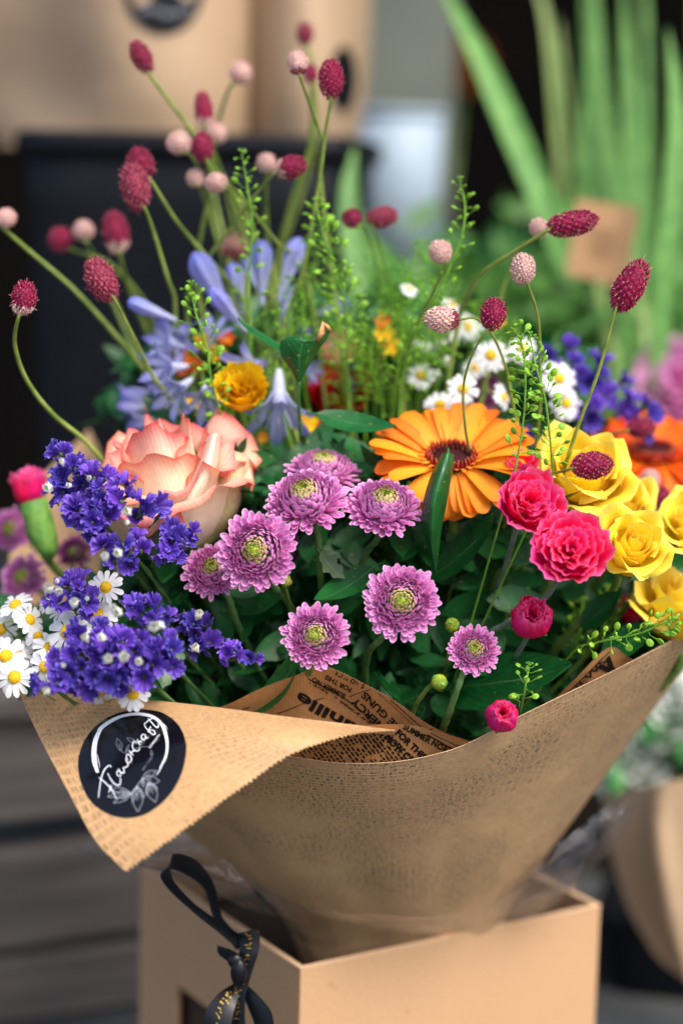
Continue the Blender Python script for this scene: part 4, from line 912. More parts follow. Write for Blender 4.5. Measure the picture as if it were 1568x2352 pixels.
statice('blurred blue purple statice curving round the right back of the bouquet', [(1290, 830, 62, 55, 1.47, 9, (.1, .8, .7)), (1360, 865, 60, 55, 1.49, 9, (.2, .8, .7)), (1420, 910, 50, 50, 1.49, 7, (.4, .8, .6)), (1475, 960, 42, 55, 1.49, 7, (.6, .6, .6)), (1340, 930, 55, 45, 1.47, 6, (.1, .5, .9)), (1250, 1010, 50, 40, 1.42, 5, (0, .5, .9))], [], 67, 28)
statice('deep blue statice seen through the gaps under the agapanthus', [(490, 1010, 60, 40, 1.43, 7, (0, .6, .9)), (690, 790, 50, 40, 1.48, 5, (0, .6, .9)), (800, 870, 45, 35, 1.48, 4, (0, .6, .9))], [], 68, 22)

# ------------------------------------------------------------------ agapanthus
def agap_floret(seed, op=1.0):
    rr = random.Random(seed); b = MB()
    b.grid([[(r * math.cos(k * PI / 5), r * math.sin(k * PI / 5), z) for k in range(10)] for z, r in ((0, .045), (.15, .07), (.32, .09), (.45, .12))], [[(z * .4, 0)] * 10 for z in (0, .2, .5, .8)], wrap=True)
    for i in range(6):
        g, at = petal(.66, .19, 7, 4, lambda s: .55 + .45 * math.sin(s * PI * .9) if s < 1 else .3, .25, 1.35 - .2 * op, -.9 * op, -.4 * op, .3, .03, 2, .03, seed * 9 + i)
        b.grid(g, at, 0, Matrix.Rotation(i * PI / 3 + .2, 4, 'Z') @ T((0, .11, .38)))
    for i in range(5):
        a = i * 1.256; b.tube([(0, 0, .4), (.12 * math.cos(a), .12 * math.sin(a), .75), (.18 * math.cos(a), .18 * math.sin(a), .95)], [.012, .01, .01], 4)
    return b.mesh('agapanthus_floret', M['agap'])
def agap_bud(seed, full=1.0):
    b = MB(); prof = ((0, .035), (.12, .05), (.3, .07), (.45, .1), (.6, .135 * full), (.75, .16 * full), (.88, .155 * full), (.97, .11), (1.03, .05), (1.05, .01)); n = 24
    b.grid([[(r * (1 + .16 * math.cos(6 * k * 2 * PI / n) * min(1, z * 1.5)) * math.cos(k * 2 * PI / n + z * .3), r * (1 + .16 * math.cos(6 * k * 2 * PI / n) * min(1, z * 1.5)) * math.sin(k * 2 * PI / n + z * .3), z) for k in range(n)] for z, r in prof],
           [[(min(1, z ** 1.5), .5 + .5 * math.cos(6 * k * 2 * PI / n))for k in range(n)] for z, r in prof], wrap=True)
    return b.mesh('agapanthus_bud', M['agap'])
AF = [agap_floret(i, .62) for i in range(3)] + [agap_bud(0, 1.0), agap_bud(1, .85)]
def agap(label, hub, fl, stem_to=None):
    root = thing('agapanthus', label, 'agapanthus', base_pt(), 'blue agapanthus'); H = P(*hub)
    head_stem(root, H, D(0, 1, 0), .0032, 'stem'); rr = random.Random(int(hub[0]))
    for (x0, y0, d0, x1, y1, d1, k) in fl:      # base and mouth of each trumpet
        a, b_ = P(x0, y0, d0), P(x1, y1, d1); n = (b_ - a); L_ = n.length
        f = obj('floret', AF[k], root, frame(a - root.location, n, rr.uniform(0, 6), L_ / 1.08))
        mb_ = MB(); mid = (H + a) / 2 + n.normalized() * -.006
        mb_.tube([p - root.location for p in catmull([H, mid, a + n * .03], 6)], .0011, 5); obj('pedicel', mb_.mesh('pedicel', M['stem']), root)
agap('big blue agapanthus umbel rising in the middle behind the curled leaf', (620, 800, 1.46),
     [(535, 735, 1.45, 440, 575, 1.43, 3), (560, 720, 1.47, 530, 600, 1.47, 3), (602, 700, 1.44, 600, 545, 1.43, 3), (640, 690, 1.45, 690, 540, 1.45, 3), (565, 760, 1.43, 480, 660, 1.40, 4), (650, 760, 1.46, 665, 650, 1.47, 4),
      (640, 850, 1.42, 640, 1010, 1.39, 0), (600, 830, 1.42, 540, 860, 1.38, 1), (680, 840, 1.45, 740, 860, 1.44, 2), (730, 720, 1.5, 820, 690, 1.50, 2), (590, 660, 1.5, 560, 590, 1.52, 4), (700, 800, 1.5, 770, 760, 1.5, 0)])
agap('blue agapanthus umbel drooping on the left, above the peach rose', (450, 830, 1.47),
     [(405, 735, 1.43, 290, 690, 1.41, 4), (430, 800, 1.44, 340, 770, 1.42, 0), (430, 840, 1.43, 335, 850, 1.40, 1), (440, 870, 1.42, 370, 925, 1.39, 2), (440, 820, 1.46, 400, 740, 1.45, 1), (400, 920, 1.48, 265, 955, 1.49, 0), (390, 900, 1.5, 270, 915, 1.5, 3), (470, 880, 1.42, 470, 950, 1.39, 0), (480, 800, 1.45, 500, 730, 1.43, 2), (380, 960, 1.47, 290, 985, 1.47, 1), (430, 760, 1.46, 380, 800, 1.42, 2)])
# orange florets filling the gaps
def small_flower(label, px, py, r, d, n, mat, seed, group='small orange filler flowers'):
    root = thing('orange_filler_flower', label, 'flower', base_pt(), group); n = D(*n); p = P(px, py, d); head_stem(root, p, n, .0009, 'stem', ridg=5)
    b = MB(); b.ball((0, 0, 0), .22, 8, 5); hd_ = obj('flower_head', b.mesh('filler_heart', M['daisy_disc']), root, frame(p - root.location, n, seed, S(r, d)))
    for i in range(6): obj('petal', FP[mat], hd_, Matrix.Rotation(i * PI / 3, 4, 'Z') @ T((0, .1, 0)) @ Matrix.Rotation(.5, 4, 'X'))
FP = {k: petal_mesh('filler_petal', M[k], L=1, W=.62, ns=5, nw=4, cup=.3, bend=-.3, rnd=.4) for k in ('gold', 'orange2')}
for i, (x, y, r) in enumerate(((430, 825, 26), (470, 790, 28), (450, 845, 22), (500, 815, 22), (420, 850, 20), (700, 975, 30), (725, 990, 24), (445, 925, 24), (520, 780, 20), (880, 770, 26), (600, 1010, 18), (385, 812, 18), (880, 740, 20), (900, 800, 24), (345, 935, 16), (1145, 740, 18))):
    small_flower('small blurred golden orange flower filling a gap between the agapanthus florets' if x < 640 else 'small blurred orange flower near the curled leaf and the red flowers', x, y, r, 1.45, (U(-.4, .4), .5, 1), 'gold' if i % 2 else 'orange2', i, 'golden filler flowers left' if x < 640 else 'orange filler flowers right')

# ------------------------------------------------------------------ burnet heads
def burnet_head(seed, mat1, mat2=None, split=0.0):
    rr = random.Random(seed); b = MB(); b.ball((0, 0, 0), .80, 14, 9, 0); N = 150
    for i in range(N):
        z = 1 - 2 * (i + .5) / N; r = math.sqrt(1 - z * z); a = i * GA; c = Vector((r * math.cos(a), r * math.sin(a), z)) * rr.uniform(.88, 1.0)
        mi = 1 if (mat2 and z < -1 + 2 * split + rr.uniform(-.15, .15)) else 0
        q = Vector(c).to_track_quat('Z', 'Y').to_matrix().to_4x4()
        k = rr.uniform(.105, .16)
        for j in range(4):          # four tiny sepals with upturned tips
            a2 = j * PI / 2 + i; o1 = q @ Vector((math.cos(a2) * k * .9, math.sin(a2) * k * .9, k * rr.uniform(.3, .9))); sd_ = q @ Vector((-math.sin(a2) * k * .55, math.cos(a2) * k * .55, k * .25)); ot = q @ Vector((math.cos(a2) * k * 1.25, math.sin(a2) * k * 1.25, k * rr.uniform(.9, 1.5)))
            b.add([c, c + sd_ + o1 * .5, c + ot, c - sd_ + o1 * .5], [(0, 1, 2), (0, 2, 3)], None, mi)
        b.ball(c, k * .5, 5, 3, mi)
        if i % 2 == 0:
            o1 = c.normalized() * rr.uniform(.18, .30) + Vector((rr.uniform(-.1, .1), rr.uniform(-.1, .1), rr.uniform(-.1, .1))); sd_ = c.orthogonal().normalized() * .012
            b.add([c - sd_, c + sd_, c + o1 + sd_, c + o1 - sd_], [(0, 1, 2, 3)], None, 2); b.ball(c + o1, .022, 4, 3, 2)
    return b.mesh('burnet_head', [M[mat1], M[mat2 or mat1], M['stamen']], False)
BH = {'c': [burnet_head(i, 'burnet') for i in range(3)], 'cp': [burnet_head(5, 'burnet', 'burnet_pale', .28)], 'd': [burnet_head(7, 'burnet_dull'), burnet_head(8, 'burnet_dull')],
      'p': [burnet_head(9, 'burnet_pale'), burnet_head(10, 'burnet_pale')], 'pc': [burnet_head(11, 'burnet_pale', 'burnet', .22)], 'b': [burnet_head(12, 'burnet_brown', 'burnet_dull', .4)]}
def burnet(label, cx, cy, L, W, ang, kind, d, path, sr=5.5, dend=None, mat='stem_yel', toward=.15):
    a = rad(ang); n = D(math.cos(a), math.sin(a), toward); pos = P(cx, cy, d)
    root = thing('burnet', label, 'burnet flower', base_pt(), 'burnet flower heads'); ms = BH[kind]
    RZ = S(L / 2, d); RX = S(W / 2, d)
    obj('flower_head', ms[int(cx) % len(ms)], root, frame(pos - root.location, n, cx) @ Matrix.Diagonal((RX, RX, RZ, 1)))
    de = dend or d + .07; pts = [pos - n * RZ * .85]; m_ = len(path)
    for i, (x, y) in enumerate(path):
        pts.append(P(x, y, d + (de - d) * (i / max(1, m_ - 1))))
    q0 = pts[-1]; step_ = (pts[-1] - pts[-2]); pts.append(q0.lerp(root.location, .10) + step_ * .25 + FW * .004); pts.append(q0.lerp(root.location, .28) + FW * .01); pts.append(q0.lerp(root.location, .6)); pts.append(root.location.copy())
    c = catmull([p - root.location for p in pts], 8); b = MB(); r = S(min(sr, 7) * .68, d); L_ = len(c)
    b.tube(c, [r * (.8 + .5 * min(1, i / (L_ * .5))) for i in range(L_)], 8); obj('stem', b.mesh('stem', M[mat]), root)
for a in [
 ('crimson burnet head at the top left, against the kraft wrapping', 325, 130, 78, 44, 118, 'c', 1.42, [(345, 172), (395, 240), (440, 300), (500, 400), (560, 480)], 6.5),
 ('upright crimson burnet head left of the pale blurred one', 467, 252, 82, 40, 95, 'cp', 1.46, [(470, 300), (500, 380), (540, 470)], 6),
 ('stubby crimson burnet head with pale heads on both sides', 465, 337, 66, 48, 92, 'c', 1.42, [(475, 372), (482, 430), (465, 520), (450, 640)], 6.5),
 ('pale pink burnet head high up in front of the parcel fold', 553, 166, 50, 50, 80, 'p', 1.50, [(528, 200), (500, 280), (480, 360)], 6),
 ('pale round burnet head left of the stubby crimson one', 411, 328, 52, 54, 90, 'p', 1.44, [(440, 360), (470, 430)], 4.5),
 ('blurred pale burnet head right of the stubby crimson one', 497, 305, 46, 44, 80, 'p', 1.50, [(490, 340), (520, 440)], 5),
 ('faint pink burnet head, the topmost of all', 700, 76, 50, 38, 90, 'd', 1.58, [(712, 130), (725, 300), (690, 450), (640, 600)], 7),
 ('pale burnet head with pink crown, second from the top right', 684, 143, 54, 46, 100, 'pc', 1.365, [(690, 178), (715, 250), (740, 325), (735, 400)], 5.5),
 ('small dark red burnet head hidden between two larger ones at the top', 714, 170, 44, 30, 90, 'c', 1.52, [(716, 200), (712, 330), (668, 470), (640, 600)], 9),
 ('big oval crimson burnet head overlapping the dark round sticker', 760, 180, 86, 54, 91, 'c', 1.36, [(760, 228), (748, 300), (735, 400), (715, 520), (690, 640), (650, 760)], 6),
 ('crimson burnet head sitting on the shoulder of a longer one', 323, 376, 72, 58, 112, 'c', 1.40, [(345, 412), (400, 500), (440, 550), (520, 640), (560, 700)], 6.5),
 ('long dull rose burnet head just under its crimson twin', 310, 428, 104, 64, 100, 'd', 1.385, [(332, 478), (355, 540), (385, 640), (402, 700), (400, 860)], 6.5),
 ('small pale burnet head, left one of the lower pale pair', 448, 408, 42, 40, 90, 'p', 1.43, [(455, 430), (475, 480)], 4),
 ('small pale beige burnet head, right one of the lower pale pair', 497, 419, 44, 50, 90, 'p', 1.385, [(525, 425), (560, 460), (640, 560), (690, 600)], 5),
 ('pale burnet head just left of the sideways crimson one', 612, 374, 44, 44, 80, 'p', 1.45, [(612, 400), (610, 480), (620, 600)], 7),
 ('crimson burnet head lying sideways with a pink base', 668, 383, 70, 50, 12, 'cp', 1.385, [(628, 400), (600, 430), (540, 510), (480, 590), (430, 690)], 6),
 ('pale pink burnet head cut by the left edge', 14, 500, 42, 44, 120, 'p', 1.42, [(5, 520), (60, 570), (170, 665), (270, 775), (340, 860), (415, 955)], 8.5),
 ('blurred crimson burnet head, leftmost of the three in front of the bucket', 140, 550, 54, 54, 130, 'c', 1.51, [(170, 575), (250, 605), (320, 680), (360, 760)], 7),
 ('blurred pale burnet head between two crimson ones in front of the bucket', 192, 528, 46, 46, 90, 'p', 1.50, [(200, 560), (220, 600)], 6),
 ('tall blurred crimson burnet head with pale base in front of the bucket', 266, 534, 94, 56, 100, 'cp', 1.47, [(275, 585), (295, 660), (345, 780)], 8),
 ('speckled dull rose burnet head leaning left over the long stem', 232, 641, 102, 66, 116, 'd', 1.345, [(262, 685), (290, 740), (320, 800), (350, 860), (420, 960)], 5.5),
 ('crimson burnet head on a long curved stem at the far left', 55, 684, 76, 54, 82, 'cp', 1.315, [(42, 730), (34, 790), (60, 870), (120, 950), (205, 1022)], 7.5),
 ('brownish fading burnet head behind the crossing stems', 537, 567, 56, 58, 90, 'b', 1.50, [(520, 600), (500, 680)], 5),
 ('small crimson burnet head, left of the reddish pair over the greenery', 808, 501, 44, 42, 100, 'c', 1.43, [(830, 520), (850, 560), (870, 640)], 3.5),
 ('dull crimson burnet head lying sideways, right of the reddish pair', 878, 498, 68, 46, 10, 'd', 1.43, [(858, 530), (880, 600), (900, 700)], 3.5),
 ('small pale pink burnet head on the slanting seed pod stem', 1011, 577, 52, 50, 120, 'p', 1.36, [(1022, 605), (1000, 660), (960, 740), (930, 830)], 5),
 ('small pale burnet head touching the base of the long crimson one', 1237, 523, 44, 42, 90, 'p', 1.37, [(1225, 545), (1180, 585)], 4),
 ('long crimson burnet head pointing right in front of the sword leaves', 1313, 513, 112, 56, 10, 'c', 1.345, [(1252, 532), (1180, 578), (1110, 625), (1072, 680), (1052, 740)], 6.5),
 ('pale beige burnet head high on a curved stem beside the kraft tag', 1201, 617, 68, 54, 92, 'p', 1.31, [(1212, 655), (1235, 730), (1240, 830), (1240, 930), (1225, 1060)], 5),
 ('pale pink burnet head hanging left on a hooked stem', 1014, 733, 78, 56, 178, 'pc', 1.30, [(1062, 733), (1092, 731), (1128, 765), (1160, 840), (1178, 930), (1203, 1060)], 4.5),
 ('crimson burnet head in the fork above the daisies', 1132, 721, 72, 56, 80, 'c', 1.29, [(1112, 765), (1082, 820), (1064, 890), (1068, 980), (1080, 1040), (1098, 1095)], 4.3),
 ('largest sharp crimson burnet head standing on the right', 1446, 656, 122, 66, 62, 'c', 1.285, [(1412, 715), (1375, 850), (1330, 970), (1300, 1060), (1280, 1120)], 5.8),
 ('dark wine burnet head lying over the large yellow rose', 1358, 1069, 92, 60, 3, 'c', 1.285, [(1308, 1078), (1260, 1092), (1200, 1130)], 5),
 ('dark crimson burnet head in front of the blue statice at the right', 1472, 983, 62, 42, 2, 'c', 1.42, [(1435, 990), (1380, 1003), (1300, 1040)], 4.5),
 ('blurred pale burnet head against the deep orange gerbera', 1492, 1100, 44, 44, 90, 'p', 1.42, [(1490, 1130), (1470, 1200)], 4),
 ('blurred wine burnet head below the pale one on the orange gerbera', 1512, 1142, 52, 52, 90, 'c', 1.44, [(1500, 1180), (1480, 1240)], 4)]:
    burnet(*a)

# ------------------------------------------------------------------ seed pod sprays
def pod_mesh():
    b = MB(); b.ball((0, 0, 0), 1, 10, 6, 0, (1, .82, .3)); b.tube([(-1.9, 0, 0), (-1.3, .08, .05), (-.9, 0, 0)], [.12, .12, .16], 5); b.tube([(-.9, 0, .24), (0, 0, .33), (.95, 0, .1)], [.05, .06, .05], 4)
    return b.mesh('seed_pod', M['pod'])
PM = pod_mesh()
def spray(label, pts, n, podr, seed, spread=26, merged=False, stemr=2.6, group='sprays of small green seed pods', tips=True):
    rr = random.Random(seed); c = catmull([P(*p) for p in pts], 10); root = thing('seed_spray', label, 'seed spray', base_pt(), group)
    dd = pts[0][2]; b = MB(); full = c + catmull([c[-1], c[-1].lerp(root.location, .5), root.location], 4)[1:]
    b.tube([p - root.location for p in full], [S(stemr, dd) * (.35 + .65 * min(1, i / 12)) for i in range(len(full))], 6)
    pm = MB()
    for i in range(n):
        t = (i + .5) / n * .97; k = t * (len(c) - 1); i0 = int(k); p = c[i0].lerp(c[min(i0 + 1, len(c) - 1)], k - i0); ax = (c[max(i0 - 1, 0)] - c[min(i0 + 2, len(c) - 1)]).normalized()
        g = min(1, .25 + t * 4); a = i * GA + rr.uniform(-.4, .4); sd_ = ax.orthogonal().normalized(); sd_ = Matrix.Rotation(a, 3, ax) @ sd_
        L_ = S(spread, dd) * rr.uniform(.55, 1.1) * (.3 + .7 * g); e = p + sd_ * L_ + ax * L_ * rr.uniform(.05, .6); mid = p + sd_ * L_ * .5 + ax * L_ * rr.uniform(-.05, .15)
        b.tube([q - root.location for q in (p, mid, e)], S(.75, dd), 4, cap=False)
        sz = S(podr, dd) * rr.uniform(.65, 1.12) * (.38 + .62 * g); dr = (e - mid).normalized()
        fl = Vector((rr.uniform(-1, 1), rr.uniform(-1, 1), rr.uniform(.2, 1))); z = (fl - dr * fl.dot(dr)).normalized(); y = z.cross(dr)
        MM = Matrix((dr, y, z)).transposed().to_4x4(); MM.translation = e + dr * sz * 1.0 - root.location; MM = MM @ Matrix.Scale(sz, 4)
        if merged: pm.ball((0, 0, 0), 1, 7, 4, 0, (1, .82, .3), MM) if False else pm.add([(1, 0, 0), (0, .82, 0), (-1, 0, 0), (0, -.82, 0), (0, 0, .32), (0, 0, -.32)], [(0, 1, 4), (1, 2, 4), (2, 3, 4), (3, 0, 4), (1, 0, 5), (2, 1, 5), (3, 2, 5), (0, 3, 5)], None, 0, MM)
        else: obj('pod', PM, root, MM)
    if tips:
        for i in range(9):
            a = i * GA; v = Vector((math.cos(a), math.sin(a) * .6, 1)) * S(7, dd) * rr.uniform(.4, 1.1); b.ball(c[0] + v - root.location, S(2.6, dd), 6, 4)
            b.tube([c[0] - root.location, c[0] + v - root.location], S(.6, dd), 4, cap=False)
    obj('stem', b.mesh('stem', M['pod'] if merged else M['stem_spray']), root)
    if merged: tag(obj('pods', pm.mesh('pods', M['pod']), root), kind='stuff')
M['stem_spray'] = plain('spray_stem', srgb(84, 140, 40), srgb(130, 180, 66), 90, .45, transl=.1)
for a in [
 ('seed pod spray with its knobbly tip rising highest, right of the pale burnet pair', [(555, 350, 1.385), (568, 430, 1.385), (580, 520, 1.39), (572, 640, 1.40), (575, 800, 1.41), (560, 960, 1.42)], 46, 9, 101, 26),
 ('dense seed pod spray bending down right of the agapanthus', [(724, 462, 1.385), (745, 545, 1.385), (775, 640, 1.39), (795, 720, 1.40), (798, 860, 1.42)], 70, 10.5, 102, 34),
 ('seed pod spray with a brownish tip standing before the dark shop front', [(1056, 412, 1.37), (1068, 480, 1.37), (1055, 560, 1.37), (1010, 660, 1.375), (955, 760, 1.39), (920, 880, 1.41)], 44, 8.5, 103, 24),
 ('seed pod spray with a crowned tip above the yellow ruffled flower', [(436, 652, 1.34), (450, 720, 1.34), (475, 800, 1.345), (485, 870, 1.35), (510, 960, 1.37)], 44, 10, 104, 30),
 ('sharp seed pod spray left of a pair, hanging in front of the gerbera edge', [(1182, 752, 1.285), (1200, 800, 1.285), (1206, 880, 1.285), (1202, 960, 1.285), (1185, 1070, 1.29)], 46, 10.5, 105, 27),
 ('sharp seed pod spray right of a pair, before the white daisies', [(1216, 768, 1.28), (1230, 840, 1.28), (1250, 910, 1.28), (1262, 1000, 1.283), (1270, 1085, 1.29)], 46, 11, 106, 30),
 ('seed pod spray lying sideways over the deep yellow rose', [(1552, 1425, 1.285), (1520, 1432, 1.285), (1470, 1455, 1.29), (1400, 1470, 1.30), (1330, 1485, 1.32)], 40, 10.5, 107, 26),
 ('short seed pod spray above the pink bud on the paper rim', [(1216, 1530, 1.28), (1208, 1565, 1.28), (1200, 1610, 1.29), (1180, 1690, 1.33)], 16, 8.5, 108, 26)]:
    spray(*a)
rs = random.Random(44)
bk = [((690, 560), (700, 900)), ((740, 520), (720, 860)), ((820, 650), (840, 900)), ((870, 720), (880, 930)), ((930, 700), (900, 960)), ((860, 560), (900, 820)), ((780, 760), (800, 960)), ((620, 700), (600, 1000)), ((660, 640), (640, 900)), ((540, 900), (560, 1040)), ((590, 930), (600, 1060)), ((920, 620), (960, 860)), ((530, 980), (560, 1100)), ((480, 900), (520, 1000)), ((990, 640), (960, 900)), ((1000, 700), (980, 920)), ((1040, 640), (1030, 880)), ((1090, 700), (1080, 900)), ((960, 560), (940, 840)), ((1150, 720), (1140, 900)), ((900, 600), (930, 820)), ((770, 620), (760, 880)), ((830, 760), (860, 900))]
for i, ((x0, y0), (x1, y1)) in enumerate(bk):
    d = rs.uniform(1.41, 1.5)
    spray('blurred green seed pod spray in the thicket between the agapanthus and the daisies', [(x0, y0, d), ((x0 + x1) / 2 + rs.uniform(-25, 25), (y0 + y1) / 2, d), (x1, y1, d + .02)], 60, 8, 200 + i, 34, True, group='background seed pod sprays')
for i, (x0, y0, x1, y1) in enumerate(((1120, 1270, 1085, 1440), (1095, 1320, 1100, 1460), (1150, 1280, 1130, 1420), (770, 1190, 790, 1330), (820, 1180, 800, 1300), (1190, 1300, 1150, 1450), (1400, 1350, 1370, 1480), (1340, 1380, 1310, 1500), (1070, 1230, 1060, 1400), (900, 1200, 880, 1320))):
    spray('dim seed pod spray in the shade below the gerbera', [(x0, y0, 1.40), ((x0 + x1) / 2 + 8, (y0 + y1) / 2, 1.40), (x1, y1, 1.42)], 34, 8, 300 + i, 28, True, group='shaded seed pod sprays')

# ------------------------------------------------------------------ single leaves
net = [[(684, 882, 1.345), (685, 882, 1.344), (687, 882, 1.344), (689, 882, 1.345)], [(668, 850, 1.342), (680, 852, 1.338), (694, 850, 1.338), (706, 846, 1.342)],
       [(646, 818, 1.340), (672, 820, 1.334), (704, 815, 1.334), (730, 806, 1.340)], [(643, 788, 1.338), (674, 790, 1.331), (716, 786, 1.331), (752, 776, 1.338)],
       [(655, 776, 1.336), (682, 774, 1.331), (722, 783, 1.331), (762, 750, 1.338)], [(668, 771, 1.340), (690, 771, 1.337), (728, 778, 1.337), (760, 748, 1.343)]]
g = patch([[P(*p) for p in r_] for r_ in net], 6, 6); o0_ = P(686, 882, 1.345); b = MB()
b.grid([[p - o0_ for p in r_] for r_ in g], [[(i / (len(g) - 1), abs(-1 + 2 * j / (len(g[0]) - 1))) for j in range(len(g[0]))] for i in range(len(g))])
b.tube([p - o0_ for p in catmull([P(687, 876, 1.344), P(686, 930, 1.352), P(690, 1010, 1.37)], 6)], .0012, 6)
clf = obj('curled_leaf', b.mesh('curled_leaf', M['leaf'])); clf.location = o0_; clf['label'] = 'curled dark green leaf with withered brown tip, standing up in the middle'; clf['category'] = 'leaf'
place_leaf('glossy leaf pointing left behind the curled leaf', P(662, 815, 1.345), P(540, 736, 1.35), 60, D(.3, .9, .3), 2, 'leaf', .2, .2)
place_leaf('dark leaf pointing right above the lilac chrysanthemums', P(725, 950, 1.36), P(912, 985, 1.345), 66, D(0, .7, .8), 3, 'leaf', .35, .15)
def net_leaf(label, net, mat='leaf'):
    g = patch([[P(*p) for p in r_] for r_ in net], 6, 6); o0 = g[0][len(g[0]) // 2].copy(); b = MB()
    b.grid([[p - o0 for p in r_] for r_ in g], [[(i / (len(g) - 1), abs(-1 + 2 * j / (len(g[0]) - 1))) for j in range(len(g[0]))] for i in range(len(g))])
    b.tube([g[0][len(g[0]) // 2] - o0 + Vector((0, 0.004, 0.002)), g[0][len(g[0]) // 2] - o0], .0008, 6)
    o = obj('leaf', b.mesh('leaf', M[mat])); o.location = o0; return tag(o, label, 'leaf')
net_leaf('upright dark leaf crossing the orange gerbera', [[(1014, 1042, 1.292), (1024, 1038, 1.286), (1034, 1040, 1.286), (1043, 1044, 1.290)], [(988, 1095, 1.290), (1004, 1090, 1.278), (1022, 1090, 1.278), (1036, 1095, 1.286)],
  [(970, 1160, 1.290), (988, 1156, 1.276), (1008, 1156, 1.278), (1025, 1160, 1.288)], [(970, 1215, 1.295), (986, 1212, 1.282), (1001, 1212, 1.284), (1014, 1215, 1.294)], [(984, 1265, 1.30), (990, 1264, 1.293), (1000, 1264, 1.295), (1008, 1265, 1.30)], [(999, 1320, 1.31), (1000, 1320, 1.309), (1001, 1320, 1.309), (1002, 1320, 1.31)]])
place_leaf('broad dark leaf below the gerbera, pointing to the carnation', P(985, 1330, 1.36), P(1150, 1180, 1.315), 92, D(-.3, .6, .8), 5, 'leaf', .35, .2)
place_leaf('dark leaf with sharp tip left of the lone chrysanthemum', P(860, 1300, 1.33), P(720, 1386, 1.30), 78, D(-.1, .8, .7), 6, 'leaf', .5, .2)
place_leaf('biggest dark leaf below the pink bud, pointing right to the paper', P(1000, 1580, 1.38), P(1325, 1538, 1.305), 165, D(-.1, .7, .8), 7, 'leaf', .25, .12)
place_leaf('curved mid green leaf rising from the paper fold', P(575, 1640, 1.33), P(690, 1480, 1.30), 70, D(-.5, .5, .8), 8, 'leaf_bright', .9, .2)
place_leaf('toothed chrysanthemum leaf behind the raised paper corner', P(960, 1620, 1.36), P(850, 1550, 1.30), 84, D(.1, .7, .8), 9, 'leaf', .4, .2, 4)
place_leaf('toothed leaf under the green bud', P(880, 1620, 1.35), P(1000, 1580, 1.31), 66, D(0, .8, .7), 10, 'leaf', .3, .2, 4)
place_leaf('narrow leaf tip between the carnation and the large yellow rose', P(1268, 1150, 1.32), P(1338, 1130, 1.30), 30, D(0, .9, .5), 11, 'leaf', .2, .2)
place_leaf('blurred dark leaf left of the peach rose', P(440, 985, 1.41), P(325, 915, 1.42), 70, D(.2, .6, .8), 12, 'leaf', .3, .2)
place_leaf('grey green leaf between yellow roses at the right', P(1450, 1330, 1.34), P(1545, 1260, 1.33), 56, D(0, .5, 1), 13, 'leaf_grey', .4, .2)
place_leaf('dark rose leaf under the spiral hearted yellow rose', P(1330, 1440, 1.35), P(1430, 1360, 1.33), 70, D(-.2, .6, .9), 14, 'leaf', .3, .2)
place_leaf('mid green leaf below the yellow roses at the right edge', P(1380, 1500, 1.36), P(1510, 1440, 1.34), 80, D(-.1, .6, .9), 15, 'leaf', .3, .2)
place_leaf('leaf with a wavy edge between the two lowest chrysanthemums', P(800, 1560, 1.36), P(760, 1480, 1.33), 60, D(.3, .6, .9), 16, 'leaf', .4, .2, 4)
place_leaf('small leaf collar on the stem right of the domed chrysanthemum', P(735, 1268, 1.315), P(790, 1330, 1.32), 50, D(.2, .7, .9), 17, 'leaf_grey', .6, .2, 3)
place_leaf('grey fuzzy leaf hanging under the right end of the big statice', P(405, 1470, 1.29), P(370, 1585, 1.275), 62, D(.4, .2, 1), 18, 'leaf_grey', .4, .3, 5, ruf=.06)
place_leaf('fuzzy grey green leaf right of the upper statice sprig', P(350, 1290, 1.31), P(370, 1170, 1.295), 44, D(.2, .3, 1), 19, 'leaf_grey', .3, .3, 5, ruf=.06)
b = MB()
rr = random.Random(3); pts = [P(682 + i * 6.5, 778 + 10 * math.sin(i * .7) - i * 2.2, 1.332 + .002 * math.sin(i)) for i in range(12)]
cl = [o for o in bpy.data.objects if o.name == 'curled_leaf'][0]
inv = cl.matrix_basis.inverted()
b.tube([inv @ P(728, 782, 1.333), inv @ P(738, 764, 1.33), inv @ P(742, 740, 1.332), inv @ P(752, 752, 1.334), inv @ P(760, 760, 1.336)], [.0016, .0022, .001, .0018, .0006], 6); obj('withered_tip', b.mesh('withered_tip', M['brown_tip']), cl)

# leaf mass filling the inside of the bouquet
def in_s(rr):
    while True:
        x = rr.uniform(60, 1540); y = rr.uniform(1050, 1720)
        lo = 1760 - max(0, x - 1080) * .62
        if y < lo - 10 and y > 980 + abs(x - 800) * .1 and (x > 330 or y > 1330 + (330 - x) * .4) and (y < 1560 or 300 < x) and (x < 1230 or y > 1290): break
    return P(x, y, rr.uniform(1.36 if x < 1150 else 1.43, 1.50)), D(rr.uniform(-.7, .7), rr.uniform(0, 1), rr.uniform(.3, 1))
leaf_mass('inner_foliage', 'deep green leaves packed between the stems inside the bouquet', 2400, in_s, 0.034, 'mass', 8, 5)
def in_s2(rr):
    a = rr.uniform(0, 6.28); r = math.sqrt(rr.random())
    return P(800 + 560 * r * math.cos(a), 930 + 200 * r * math.sin(a) , rr.uniform(1.50, 1.58)), D(rr.uniform(-.7, .7), rr.uniform(.2, 1), rr.uniform(.1, 1))
leaf_mass('upper_foliage', 'green leaves closing the bouquet behind the agapanthus and daisies', 1100, in_s2, 0.034, 'mass', 9, 4)
def core_s(rr):
    x = rr.uniform(420, 1250); y = rr.uniform(1350, 1880)
    k = max(0, 1 - (y - 1450) / 620)
    x = 860 + (x - 860) * k
    return P(x, y, rr.uniform(1.44, 1.52)), D(rr.uniform(-.7, .7), rr.uniform(0, 1), rr.uniform(.3, 1))
